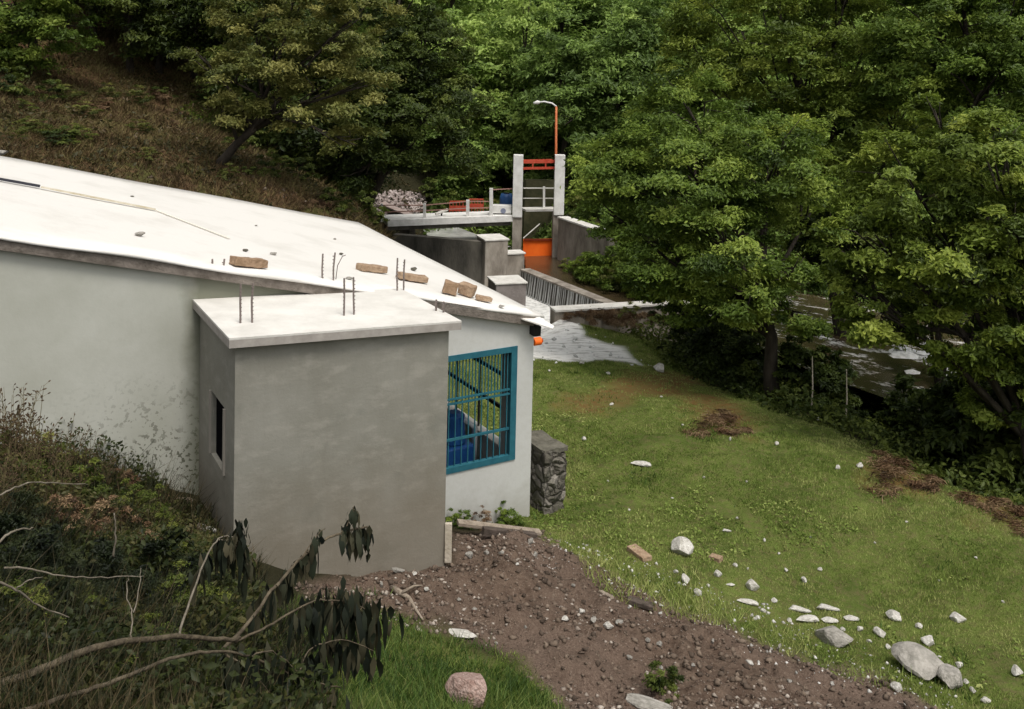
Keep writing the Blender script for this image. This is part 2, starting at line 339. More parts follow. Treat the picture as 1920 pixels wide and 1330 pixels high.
q.l.new(c1, b.inputs['Base Color']); b.inputs['Roughness'].default_value = 0.9
bp = q.new('ShaderNodeBump'); bp.inputs['Strength'].default_value = 0.25; bp.inputs['Distance'].default_value = 0.01; q.l.new(fine, bp.inputs['Height']); q.l.new(bp.outputs[0], b.inputs['Normal'])
WHITE_ROOF = mat('white_roof_sheet', (0.60, 0.58, 0.54), 0.6, (0.69, 0.67, 0.635), 1.1, 7, 0.2, 8, contrast=(.3, .5))
FASCIA = mat('weathered_fascia', (0.10, 0.085, 0.07), 0.9, (0.22, 0.19, 0.165), 6, 6, 0.4, 40)
BLACK = mat('black_iron', (0.012, 0.012, 0.014), 0.6)
TEAL = mat('teal_paint', (0.018, 0.10, 0.14), 0.45, (0.028, 0.14, 0.18), 8)
INT = mat('inside_wall', (0.10, 0.09, 0.08), 0.9, (0.18, 0.165, 0.14), 3)
CONC = bpy.data.materials.new('annexe_concrete'); CONC.use_nodes = True; q = NB(CONC); b = q.n['Principled BSDF']; v = q.vec()
tcw = q.new('ShaderNodeTexCoord'); geo = q.new('ShaderNodeSeparateXYZ'); q.l.new(tcw.outputs['Object'], geo.inputs[0])
bigc = q.noise(v, 1.1, 5, 0.6); mid = q.noise(q.vec((1, 1, 2.2)), 3, 6, 0.65); fine = q.noise(v, 35, 4)
cc = q.mix(q.step(bigc, 0.35, 0.65), (0.21, 0.203, 0.170), (0.262, 0.255, 0.222)); cc = q.mix(q.math('MULTIPLY', q.step(mid, 0.5, 0.68), 0.6), cc, (0.33, 0.315, 0.275)); cc = q.mix(q.math('MULTIPLY', q.step(q.noise(q.vec((1, 1, .18)), 4, 5, .7), .52, .72), .28), cc, (0.17, 0.16, 0.13))
cc = q.mix(q.math('MULTIPLY', q.step(q.noise(v, 1.9, 3), 0.60, 0.70), 0.45), cc, (0.16, 0.165, 0.14))
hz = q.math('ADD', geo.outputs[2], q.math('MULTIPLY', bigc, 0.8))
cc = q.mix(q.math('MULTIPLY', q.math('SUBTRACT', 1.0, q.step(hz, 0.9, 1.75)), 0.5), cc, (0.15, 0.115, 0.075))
q.l.new(cc, b.inputs['Base Color']); b.inputs['Roughness'].default_value = 0.92
bp = q.new('ShaderNodeBump'); bp.inputs['Strength'].default_value = 0.3; bp.inputs['Distance'].default_value = 0.01; q.l.new(q.math('ADD', fine, mid), bp.inputs['Height']); q.l.new(bp.outputs[0], b.inputs['Normal'])
SLAB_TOP = mat('pale_slab_top', (0.55, 0.53, 0.49), 0.85, (0.68, 0.66, 0.62), 2.2, 6, 0.2, 30)
SLAB_EDGE = mat('slab_edge', (0.30, 0.275, 0.25), 0.9, (0.40, 0.37, 0.34), 7)
RUST = mat('rusty_steel', (0.10, 0.07, 0.055), 0.75, (0.17, 0.12, 0.10), 40)

house = thing('pump_house', 'long white walled building with pale sloping roof and teal barred window', 'building', hp(0, 0, -6.0))
ceil = lambda u: roof_z(u, 0) - 0.10
WT, WB, WL, WR = -3.66, -5.19, -1.78, -0.255
LEFT = -9.2
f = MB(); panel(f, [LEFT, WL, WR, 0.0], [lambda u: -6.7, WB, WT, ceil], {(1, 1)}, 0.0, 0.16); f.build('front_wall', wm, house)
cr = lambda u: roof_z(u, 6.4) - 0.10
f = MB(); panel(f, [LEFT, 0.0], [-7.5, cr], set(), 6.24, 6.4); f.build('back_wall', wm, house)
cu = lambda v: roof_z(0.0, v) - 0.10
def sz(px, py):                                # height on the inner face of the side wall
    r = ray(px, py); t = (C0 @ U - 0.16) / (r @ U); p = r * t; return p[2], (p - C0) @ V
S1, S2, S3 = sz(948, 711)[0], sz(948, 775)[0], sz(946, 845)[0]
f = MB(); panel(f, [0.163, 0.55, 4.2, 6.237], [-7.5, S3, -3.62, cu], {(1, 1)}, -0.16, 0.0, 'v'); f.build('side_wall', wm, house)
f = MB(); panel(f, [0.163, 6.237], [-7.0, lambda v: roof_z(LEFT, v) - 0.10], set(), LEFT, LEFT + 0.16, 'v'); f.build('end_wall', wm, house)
f = MB(); c = [hp(LEFT + .17, .17, -6.15), hp(-.17, .17, -6.15), hp(-.17, 6.23, -6.15), hp(LEFT + .17, 6.23, -6.15)]; f.add(c + [p - Z * .1 for p in c], [(0, 1, 2, 3), (7, 6, 5, 4)]); f.build('floor_slab', INT, house)
# roof sheet: sloping slab with an uneven near edge
f = MB(); RU0, RU1, RV0, RV1 = LEFT - 0.3, 0.10, -0.10, 6.75; N = 46
top, bot = [], []
for j in range(13):
    for i in range(N + 1):
        u_ = RU0 + (RU1 - RU0) * i / N; v_ = RV0 + (RV1 - RV0) * j / 12
        dz = 0.005 * math.sin(u_ * 2.1 + v_) + (0.006 * math.sin(u_ * 3.7 + 1) if j == 0 else 0)
        top.append(hp(u_, v_ + (0.02 * math.sin(u_ * 4) if j == 0 else 0), roof_z(u_, v_) + dz)); bot.append(hp(u_, v_, roof_z(u_, v_) + dz - 0.03))
n1 = N + 1; nn = len(top); fs = []
for j in range(12):
    for i in range(N):
        a_ = j * n1 + i; fs.append((a_, a_ + 1, a_ + n1 + 1, a_ + n1)); fs.append((nn + a_ + n1, nn + a_ + n1 + 1, nn + a_ + 1, nn + a_))
for i in range(N): fs.append((i + 1, i, nn + i, nn + i + 1)); k = 12 * n1 + i; fs.append((k, k + 1, nn + k + 1, nn + k))
for j in range(12): k = j * n1; fs.append((k, k + n1, nn + k + n1, nn + k)); k += N; fs.append((k + n1, k, nn + k, nn + k + n1))
f.add(top + bot, fs); roof = f.build('roof', WHITE_ROOF, house, smooth=True)
def rpt(u, v, dz=0.0): return hp(u, v, roof_z(u, v) + dz)
f = MB(); f.bar(rpt(RU0, -0.05, -0.085), rpt(0.02, -0.05, -0.085), 0.05, 0.11); f.bar(rpt(0.055, -0.05, -0.085), rpt(0.055, 6.7, -0.085), 0.05, 0.10); f.build('fascia', FASCIA, house)
f = MB(); f.bar(rpt(-2.1, -0.088, -0.07), rpt(-0.05, -0.088, -0.085), 0.02, 0.13); f.build('eave_board', FASCIA, house)
f = MB(); f.bar(hp(-0.02, -0.13, -3.47), hp(-0.02, 0.1, -3.45), 0.10, 0.13); f.build('rafter_end', BLACK, house)
# loose corner sheet
f = MB(); cs = [at(960, 589, 12.25), at(985, 577.5, 12.4), at(1040, 612, 12.15), at(1036, 616, 12.1), at(980, 598, 12.1)]
f.add(cs + [p - Z * 0.015 for p in cs], [(0, 1, 2, 3, 4)[::-1], (5, 6, 7, 8, 9)] + [(i, (i + 1) % 5, 5 + (i + 1) % 5, 5 + i) for i in range(5)]); f.build('corner_flashing', WHITE_ROOF, house)
f = MB()
pa, pb = on_roof(-60, 330), on_roof(75, 354); f.bar(pa + Z * .035, pb + Z * .035, 0.07, 0.03); f.build('joint_strip', mat('dark_joint', (0.03, 0.03, 0.04), 0.7), house)
f = MB(); f.bar(on_roof(77, 355) + Z * .03, on_roof(292, 397) + Z * .03, 0.06, 0.02); f.build('joint_strip', mat('tan_joint', (0.42, 0.36, 0.24), 0.8, (0.62, 0.58, 0.48), 5), house)
f = MB(); f.bar(on_roof(294, 397.5) + Z * .02, on_roof(430, 450) + Z * .02, 0.03, 0.012); f.build('joint_strip', mat('pale_joint', (0.66, 0.63, 0.56), 0.8), house)
# teal window
wn = link(bpy.data.objects.new('window', None)); wn.parent = house; wn.location = Vector(hp(-1.0, 0, -5.2)) - house.location
f = MB(); fw_ = 0.075
f.bar(hp(WL, 0.02, WT - fw_ / 2), hp(WR, 0.02, WT - fw_ / 2), 0.07, fw_); f.bar(hp(WL, 0.02, WB + fw_ / 2), hp(WR, 0.02, WB + fw_ / 2), 0.07, fw_)
f.box(hp(WR - 0.045, 0.02, (WT + WB) / 2), (0.09, 0.07, WT - WB - 2 * fw_), AX); f.box(hp(WL + 0.045, 0.02, (WT + WB) / 2), (0.09, 0.07, WT - WB - 2 * fw_), AX)
f.build('frame', TEAL, wn)
f = MB(); zb, zt = WB + fw_, WT - fw_
m1 = zt - (zt - zb) * 0.385; m2 = zb + (zt - zb) * 0.255
f.box(hp((WL + WR) / 2, 0.02, m1 - .03), (WR - WL - 0.18, 0.03, 0.022), AX); f.box(hp((WL + WR) / 2, 0.02, m1 + .03), (WR - WL - 0.18, 0.03, 0.022), AX)
f.box(hp((WL + WR) / 2, 0.02, m2), (WR - WL - 0.18, 0.03, 0.03), AX)
x = WR - 0.13
while x > WL + 0.1:
    f.box(hp(x, 0.02, (zb + zt) / 2), (0.013, 0.013, zt - zb), AX)
    x -= 0.095
x = WR - 0.13 - 0.0475
while x > WL + 0.1:
    f.box(hp(x, 0.02, (m1 + zt) / 2), (0.012, 0.012, zt - m1), AX); x -= 0.095
f.build('bars', TEAL, wn)
# side opening grille seen through the window
g = link(bpy.data.objects.new('side_window', None)); g.parent = house; g.location = Vector(hp(-0.1, 2, -5.2)) - house.location
f = MB()
for zz, th in ((S1, .05), (S2, .05), (-3.65, .06)): f.bar(hp(-0.10, 0.56, zz), hp(-0.10, 4.19, zz), 0.03, th)
for k in range(5): f.box(hp(-0.10, 1.3 + k * 0.72, (S3 - 3.66) / 2), (0.03, 0.02, -3.68 - S3), AX)
f.build('bars', BLACK, g)
f = MB(); f.bar(hp(-0.13, 0.56, S3 + .02), hp(-0.13, 4.19, S3 + .02), 0.12, 0.035); f.build('sill', mat('pale_sill', (0.5, 0.48, 0.44), 0.8), g)

# ------------------------------------------------------------ annexe
annex = thing('concrete_annexe', 'grey unpainted concrete room with flat pale slab standing against the white wall', 'annexe', hp(-3.2, -0.8, -5.3))
sl = lambda u: -2.60 - 0.05 * (u + 4.4)
AL, AR, AV = -4.335, -2.055, -1.55
TS = 0.098
ct = lambda u: sl(u) - TS
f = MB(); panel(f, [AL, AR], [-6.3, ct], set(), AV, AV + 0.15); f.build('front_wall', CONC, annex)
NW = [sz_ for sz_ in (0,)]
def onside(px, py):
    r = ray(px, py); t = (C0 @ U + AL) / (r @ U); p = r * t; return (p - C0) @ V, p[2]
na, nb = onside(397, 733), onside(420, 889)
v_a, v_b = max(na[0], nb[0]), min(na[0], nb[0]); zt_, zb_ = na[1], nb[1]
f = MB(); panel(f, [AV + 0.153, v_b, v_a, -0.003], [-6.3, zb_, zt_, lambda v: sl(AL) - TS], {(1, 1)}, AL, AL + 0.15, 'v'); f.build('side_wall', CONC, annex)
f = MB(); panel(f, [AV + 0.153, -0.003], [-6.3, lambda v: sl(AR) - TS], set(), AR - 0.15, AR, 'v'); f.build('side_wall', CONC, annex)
nwo = link(bpy.data.objects.new('window', None)); nwo.parent = annex; nwo.location = Vector(hp(AL, v_b, zb_)) - annex.location
REV = mat('rendered_reveal', (0.27, 0.25, 0.22), 0.9)
for vv in (v_b - .025, v_a + .025): f = MB(); f.box(hp(AL - .006, vv, (zt_ + zb_) / 2), (0.03, 0.035, zt_ - zb_), AX); f.build('jamb', REV, nwo)
f = MB(); f.box(hp(AL + .06, (v_a + v_b) / 2, (zt_ + zb_) / 2), (0.02, v_a - v_b, zt_ - zb_), AX); f.build('pane', mat('interior_shade_black', (0.008, 0.008, 0.009), 0.9, spec=0.0), nwo)  # matt black sheet stands for the unlit room behind the slit
f = MB(); SL_, SR_, SF_, SB_ = AL - 0.08, AR + 0.105, AV - 0.09, -0.004
for (a_, b_, m_) in ((-0.0, -0.02, 0), (-0.021, -TS, 1)):
    c = [(SL_, SF_), (SR_, SF_), (SR_, SB_), (SL_, SB_)]
    f.add([hp(u_, v_, sl(u_) + b_) for u_, v_ in c] + [hp(u_, v_, sl(u_) + a_) for u_, v_ in c], [(3, 2, 1, 0), (4, 5, 6, 7)] + [(i, (i + 1) % 4, 4 + (i + 1) % 4, 4 + i) for i in range(4)], m_)
f.build('roof_slab', [SLAB_TOP, SLAB_EDGE], annex)
def onslab(px, py):
    r = ray(px, py); a_ = r[2] + 0.05 * (r @ U); c_ = -2.60 - 0.05 * (4.4) + 0.05 * (C0 @ U); p = r * (c_ / a_); return p + EYE
rb = mat('bare_rebar', (0.16, 0.13, 0.12), 0.7, (0.26, 0.22, 0.20), 60, metal=0.3)
def rebar(px, py0, py1, r=0.011, bend=0.0, on='slab'):
    p = onslab(px, py0) if on == 'slab' else on_roof(px, py0)
    t = ray(px, py1); top_ = EYE + t * (p[1] / t[1]); top_[0] = p[0] + (top_[0] - p[0]) * 0.6
    f = MB(); d = top_ - p
    f.tube([p - Z * .03, p + d * 0.55 + U * rnd.uniform(-.01, .01), top_ + U * bend], r, 6)
    for k in range(9):
        c_ = p + d * (0.1 + k * 0.1); f.tube([c_ - Z * .004, c_ + Z * .004], r * 1.2, 6)
    o = f.build('rebar', rb, annex)
for px, y0, y1, bn in ((451, 606, 533, 0), (473, 605, 531, .01), (645, 592, 522, 0), (664, 590, 520, -.01), (398, 553, 486, 0), (418, 552, 486, .015), (605, 540, 476, 0), (625, 540, 474, .02),
                       (745, 545, 484, 0), (757, 544, 487, .01), (818, 583, 562, 0), (832, 586, 566, 0)): rebar(px, y0, y1, bend=bn)
f = MB(); p1 = onslab(628, 537); f.tube([p1, p1 + Z * .25 + U * .03, p1 + Z * .36 + U * .09, p1 + Z * .37 + U * .13], 0.006, 6); f.build('bent_tie', rb, annex)

# ------------------------------------------------------------ rocks, bricks
def rock_mesh(name, seed, m, flat=0.65, sub=3, rough=0.35):
    import bmesh
    bm = bmesh.new(); bmesh.ops.create_icosphere(bm, subdivisions=sub, radius=0.5); o_ = Vector((seed * 3.1, seed * 1.7, seed * 0.9))
    for vtx in bm.verts:
        n = mnoise.noise(vtx.co * 1.6 + o_) * rough + mnoise.noise(vtx.co * 4 + o_) * rough * 0.3
        vtx.co *= 1 + n; vtx.co.y *= .85 + .3 * math.sin(seed) ** 2
        c = vtx.co # facet: clip by a few random planes
        for k in range(9):
            d = Vector((math.sin(seed + k * 2.4), math.cos(seed * 1.3 + k * 1.9), math.sin(seed * .7 + k))).normalized(); h = 0.35 + 0.06 * math.sin(k * 2.1 + seed)
            e_ = c.dot(d) - h
            if e_ > 0: vtx.co = c - d * e_ * 0.95; c = vtx.co
        vtx.co.z *= flat
    me = bpy.data.meshes.new(name); bm.to_mesh(me); bm.free(); me.materials.append(m); me.polygons.foreach_set('use_smooth', [False] * len(me.polygons)); return me
WHITE_STONE = mat('pale_limestone', (0.36, 0.34, 0.30), 0.9, (0.62, 0.60, 0.56), 5, 6, 0.5, 14)
GREY_STONE = mat('grey_stone', (0.20, 0.19, 0.165), 0.9, (0.38, 0.355, 0.32), 5, 7, 0.6, 14)
PINK_STONE = mat('pinkish_stone', (0.26, 0.165, 0.135), 0.95, (0.46, 0.34, 0.30), 9, 7, 0.9, 18)
DARK_STONE = mat('dark_stone', (0.07, 0.065, 0.05), 0.95, (0.16, 0.15, 0.12), 6, 6, 0.6, 14)
rock_w = [rock_mesh('stone', s, WHITE_STONE, rnd.uniform(.45, .8)) for s in range(1, 7)]
rock_g = [rock_mesh('stone', s + 20, GREY_STONE, rnd.uniform(.5, .8)) for s in range(1, 5)]
rock_p = [rock_mesh('stone', 41, PINK_STONE, 0.85, 4, 0.3)]
rock_d = [rock_mesh('stone', 61, DARK_STONE, 0.7), rock_mesh('stone', 62, DARK_STONE, 0.6)]
def rock(px, py, wpx, hpx, kind=rock_w, label=None, group=None, cat='stone', name='stone', sink=0.16):
    p = on_ground(px, py, hgt); s = wpx * p[1] / F; h = hpx * p[1] / F * .95; s *= (.8 if name == 'stone' else 1.0); h *= (.9 if name == 'stone' else 1.05)
    me = rnd.choice(kind); o = link(bpy.data.objects.new(name, me)); zr = max(me.vertices[i].co.z for i in range(len(me.vertices)))
    o.scale = (s, s * rnd.uniform(.7, 1), h / (2 * zr)); o.rotation_euler = (rnd.uniform(-.1, .1), rnd.uniform(-.1, .1), rnd.uniform(0, 6))
    if wpx > 2.4 * hpx: o.rotation_euler[2] = rnd.uniform(-.3, .1); o.scale = (s * 1.25, s * .5, o.scale[2] * .8)
    o.location = (p[0], p[1], gz(p[0], p[1]) + h * (0.5 - sink)); return tag(o, label, cat, group)
G1 = 'white stones strewn along the edge of the dirt'; L1_ = 'pale stone lying in the short grass beside the bare dirt'
for px, py, w_, h_ in ((1285, 1095, 30, 20), (1308, 1118, 26, 16), (1346, 1084, 22, 15), (1410, 1110, 35, 24), (1405, 1133, 46, 12), (1451, 1130, 18, 10), (1369, 1100, 20, 8), (1497, 1148, 50, 16),
    (1517, 1169, 50, 18), (1553, 1168, 40, 16), (1550, 1146, 50, 16), (1594, 1166, 36, 14), (1612, 1184, 20, 12), (1650, 1194, 36, 20), (1676, 1164, 44, 24), (1665, 1217, 18, 10), (1722, 1179, 18, 13),
    (1742, 1207, 40, 20), (1796, 1166, 40, 18), (1798, 1252, 22, 15), (1681, 1296, 32, 22), (1906, 1268, 34, 24), (1811, 1283, 15, 12), (1824, 1301, 20, 13), (1847, 1317, 25, 16), (1507, 1092, 22, 13),
    (1538, 1074, 15, 9), (1474, 1072, 12, 8), (1580, 1186, 14, 9), (1630, 1206, 14, 9), (1328, 1102, 12, 8), (1268, 1078, 14, 8), (1430, 1150, 16, 9), (1480, 1166, 14, 8), (1700, 1225, 12, 8), (1760, 1235, 14, 8)):
    rock(px, py, w_, h_, rock_w, L1_, G1)
G2 = 'small pale stones dotted over the meadow'; L2_ = 'small pale stone out in the open meadow'
for px, py, w_, h_ in ((1382, 975, 8, 6), (1369, 828, 9, 10), (1533, 790, 9, 9), (1456, 837, 14, 10), (1280, 799, 8, 5), (1147, 760, 14, 6), (1433, 1017, 11, 9), (1361, 1000, 22, 9), (1402, 1070, 8, 5), (1379, 1063, 14, 9),
    (1090, 683, 14, 6), (1030, 698, 10, 6), (1140, 703, 12, 6), (1272, 660, 20, 10), (1240, 745, 8, 4), (1320, 900, 7, 5), (1260, 935, 8, 4), (1140, 905, 7, 5), (1180, 960, 8, 5), (1400, 905, 7, 4),
    (1460, 1040, 8, 5), (1520, 1010, 7, 4), (1640, 1020, 7, 5), (1700, 980, 8, 4), (1830, 1050, 9, 5), (1880, 1130, 10, 6), (1760, 1090, 7, 4), (1095, 828, 14, 12)):
    rock(px, py, w_, h_, rock_w, L2_, G2)
rock(1278, 1040, 52, 40, rock_w, 'large bright white stone alone in the grass just above the dirt edge', cat='stone')
rock(1235, 696, 36, 20, rock_w, 'rounded white stone on the orange soil at the far edge of the meadow', cat='stone')
rock(1205, 874, 44, 14, rock_w, 'flat pale stone in the grass right of the stone pier', cat='stone')
rock(1571, 882, 15, 13, rock_w, 'left stone of a pale pair beside the dead brush', cat='stone')
rock(1612, 879, 18, 15, rock_w, 'right stone of a pale pair touching the dead brush', cat='stone')
rock(1563, 1208, 72, 36, rock_g, 'wide grey boulder half sunk among the white stones', cat='boulder', name='boulder')
rock(1725, 1260, 98, 52, rock_g, 'largest grey boulder at the lower right dirt edge', cat='boulder', name='boulder')
rock(1780, 1285, 60, 36, rock_g, 'grey boulder touching the right side of the largest boulder', cat='boulder', name='boulder')
rock(878, 1325, 98, 78, rock_p, 'pinkish brown boulder in the lush grass at the bottom of the picture', cat='boulder', name='boulder', sink=.1)
rock(1228, 1338, 96, 26, rock_g, 'pale flat boulder at the foot of the dirt slope beside a small green bush', cat='boulder', name='boulder')
rock(862, 1194, 74, 14, rock_w, 'long flat pale stone where the dirt meets the lush grass', cat='stone')
rock(380, 1000, 60, 24, rock_w, 'pale stone lying below the narrow window of the concrete annexe', cat='stone')
for px, py, w_, h_, l_ in ((1815, 868, 34, 34, 'round dark stone in the shade under the right hand tree'), (1852, 892, 44, 28, 'long mossy grey stone in the shade above the brown brush'), (1735, 850, 50, 20, 'low dark stone on the shaded bank left of the round one')):
    rock(px, py, w_, h_, rock_d, l_)
G3 = 'stones lying on the bare dirt'
for px, py, w_, h_ in ((880, 1048, 22, 16), (912, 1040, 16, 10), (995, 1022, 20, 12), (1002, 1046, 18, 12), (940, 1040, 14, 9), (745, 1078, 30, 12), (778, 1080, 14, 9), (715, 1108, 12, 14), (648, 1125, 16, 14), (800, 1122, 14, 9), (1090, 1152, 18, 12), (1060, 1165, 20, 10),
    (1112, 1168, 22, 12), (1140, 1190, 28, 14), (1160, 1178, 22, 12), (1236, 1217, 16, 12), (1336, 1212, 12, 12), (1461, 1222, 12, 20), (1405, 1248, 22, 12), (1075, 1110, 10, 7), (985, 1185, 9, 8), (890, 1150, 14, 8), (1215, 1205, 14, 10), (1180, 1238, 16, 10), (1300, 1250, 12, 8),
    (1240, 1260, 16, 10), (860, 1135, 12, 8), (930, 1215, 10, 8), (1010, 1110, 8, 6), (970, 1060, 10, 6), (1480, 1280, 14, 8), (1560, 1290, 12, 8)):
    rock(px, py, w_, h_, rnd.choice([rock_g, rock_g, rock_w]), 'small stone half buried in the bare brown dirt', G3)

BRICK = mat('adobe_brick', (0.20, 0.13, 0.075), 0.95, (0.34, 0.23, 0.15), 12, 6, 0.7, 35)
BRICK2 = mat('pinkish_brick', (0.25, 0.165, 0.105), 0.95, (0.38, 0.275, 0.185), 12, 6, 0.7, 35)
def brick(px0, py0, px1, py1, h, m, label, dv=0.16, name='brick', cat='brick', group=None):
    a_ = on_roof(px0, py0); b_ = on_roof(px1, py1); d = b_ - a_; L = np.linalg.norm(d); d /= L; n = np.cross(Z, d); n /= np.linalg.norm(n); nz = np.cross(d, n)
    root = (a_ + b_) / 2 + n * dv / 2
    f = MB(); f.box((a_ + b_) / 2 + n * dv / 2 + nz * (h / 2 + 0.012), (L, dv, h), (d, n, nz))
    import bmesh
    me = bpy.data.meshes.new(name); me.from_pydata([tuple(np.array(p) - root) for p in f.v], [], f.f)
    bm = bmesh.new(); bm.from_mesh(me); bmesh.ops.subdivide_edges(bm, edges=bm.edges, cuts=5, use_grid_fill=True)
    for vt in bm.verts:
        nn_ = mnoise.noise_vector(vt.co * 9 + Vector((px0, 0, 0))); vt.co += nn_ * 0.016; nn_ = mnoise.noise_vector(vt.co * 30); vt.co += nn_ * 0.004
    bm.to_mesh(me); bm.free(); me.materials.append(m)
    o = link(bpy.data.objects.new(name, me)); o.location = root; b = o.modifiers.new('b', 'BEVEL'); b.width = .006
    return tag(o, label, cat, group)
brick(441, 501, 501, 506, .095, BRICK, 'tan adobe brick resting on the roof edge, leftmost of the bricks')
brick(678, 510, 725, 515, .085, BRICK2, 'pinkish brick lying alone on the white roof, second from the left')
brick(750, 526, 802, 534, .085, BRICK2, 'reddish brown brick on the roof just behind the corner of the annexe slab')
brick(829, 551, 855, 557, .15, BRICK, 'square yellowish brick standing on the roof, left of a pair', dv=.14)
brick(857, 552, 884, 560, .14, BRICK2, 'crumbling pinkish brick on the roof, right of a pair', dv=.14)
brick(891, 563, 921, 570, .05, BRICK2, 'low broken brick piece on the roof nearest the right corner', dv=.10)
def roof_stone(px, py, s, label, kind=rock_g):
    p = on_roof(px, py); o = link(bpy.data.objects.new('stone', rnd.choice(kind))); o.location = p + Z * s * 0.2; o.scale = (s, s * .8, s * .8); o.rotation_euler = (0, 0, rnd.uniform(0, 6)); tag(o, label, 'stone')
roof_stone(262, 443, .13, 'small stone on the white roof above the limewashed wall')
roof_stone(248, 370, .07, 'tiny dark pebble on the white roof beyond the tan joint', rock_d)
roof_stone(513, 479, .11, 'small pale grey stone on the roof right of the leftmost brick')
roof_stone(460, 472, .09, 'flat dark chip on the roof just behind the leftmost brick', rock_d)
roof_stone(628, 450, .06, 'tiny stone far out on the middle of the white roof')
roof_stone(640, 478, .08, 'dark pebble on the roof beside the tall rebars', rock_d)
roof_stone(776, 508, .12, 'dark stone sitting behind the reddish brown brick', rock_d)
roof_stone(480, 424, .05, 'tiny pale stone near the far side of the white roof')
roof_stone(4, 290, .2, 'brown stone weighing down the far edge of the roof at the left', rock_g)
roof_stone(655, 525, .10, 'pale lump of mortar on the roof edge above the annexe slab')
roof_stone(940, 577, .10, 'small rubble piece on the roof right of the low broken brick')

# ------------------------------------------------------------ stone pier, pipe, timbers, pump
STONE_W = mat('pier_stone', (0.10, 0.085, 0.07), 0.95, (0.24, 0.21, 0.18), 5, 6, 0.8, 20)
pr = on_ground(1022, 950, hgt); pier = thing('stone_pier', 'short pier of rough mortared stones built against the corner of the white building', 'stone wall', pr)
pc = pr + Z * 0.38
import bmesh
STM = bpy.data.materials.new('rubble_masonry'); STM.use_nodes = True; q = NB(STM); b = q.n['Principled BSDF']; v = q.vec((1, 1, 1.25))
vo = q.new('ShaderNodeTexVoronoi', feature='DISTANCE_TO_EDGE'); vo.inputs['Scale'].default_value = 5.5; v = q.mix(.10, v, q.noise(v, 6, 3, out=1)); q.l.new(v, vo.inputs['Vector'])
vc = q.new('ShaderNodeTexVoronoi'); vc.inputs['Scale'].default_value = 5.5; q.l.new(v, vc.inputs['Vector']); sc_ = q.new('ShaderNodeSeparateColor'); q.l.new(vc.outputs['Color'], sc_.inputs[0])
stc = q.mix(sc_.outputs[0], (0.085, 0.075, 0.06), (0.27, 0.245, 0.215)); stc = q.mix(q.math('MULTIPLY', q.step(q.noise(v, 16, 5), .45, .65), .5), stc, (0.11, 0.11, 0.075))
q.l.new(q.mix(q.step(vo.outputs['Distance'], .0, .07), (0.045, 0.038, 0.03), stc), b.inputs['Base Color']); b.inputs['Roughness'].default_value = .95
bp = q.new('ShaderNodeBump'); bp.inputs['Strength'].default_value = 1; bp.inputs['Distance'].default_value = .05; q.l.new(q.step(vo.outputs['Distance'], 0, .25), bp.inputs['Height']); q.l.new(bp.outputs[0], b.inputs['Normal'])
bm = bmesh.new(); bmesh.ops.create_cube(bm, size=1); bmesh.ops.subdivide_edges(bm, edges=bm.edges, cuts=11, use_grid_fill=True)
for vt in bm.verts:
    c = vt.co; p = Vector(U) * c.x * .36 + Vector(V) * c.y * .74 + Vector((0, 0, c.z * 1.0 + (.04 * math.sin(c.x * 5 + c.y * 7) if c.z > .4 else 0)))
    dpl = mnoise.noise(p * 5.5) * .045 + mnoise.noise(p * 13) * .025; vt.co = p * (1 + dpl) + Vector(U) * dpl * .6 * (1 if c.x > 0 else -1) - Vector(V) * dpl * .6
me = bpy.data.meshes.new('stonework'); bm.to_mesh(me); bm.free(); me.materials.append(STM); me.transform(Matrix.Translation(Vector(pc - pr + V * .12 - Z * .02)))
o = link(bpy.data.objects.new('stonework', me)); o.parent = pier
bm = bmesh.new(); bmesh.ops.create_cube(bm, size=1); bmesh.ops.subdivide_edges(bm, edges=bm.edges, cuts=7, use_grid_fill=True)
for vt in bm.verts:
    c = vt.co; p = Vector(U) * c.x * .37 + Vector(V) * c.y * .72 + Vector((0, 0, c.z * .07)); vt.co = p + mnoise.noise_vector(p * 7) * .03
me = bpy.data.meshes.new('mortar_cap'); bm.to_mesh(me); bm.free(); me.materials.append(DARK_STONE); me.transform(Matrix.Translation(Vector(pc - pr + V * .12 + Z * .50)))
o = link(bpy.data.objects.new('mortar_cap', me)); o.parent = pier

ORANGE = mat('orange_paint', (0.92, 0.13, 0.012), 0.5, (0.98, 0.18, 0.02), 4)
op = at(1008, 640, 12.75); t_ = thing('orange_pipe_end', 'small round orange pipe end sticking out at the corner of the white building', 'lamp', op)  # orange cylinder taken for a short pipe end, gives no light
f = MB(); f.tube([op - U * .07, op + U * .05], [.055, .055], 14); f.build('body', ORANGE, t_, bevel=.01)
f = MB(); f.tube([op + U * .051, op + U * .075], [.035, .028], 12); f.build('lens', mat('dark_orange', (0.3, 0.03, 0.01), .4), t_)  # dark disc closing the pipe end
f = MB(); f.tube([op - U * .27, op - U * .07], [.015, .015], 8); f.build('bracket', BLACK, t_)

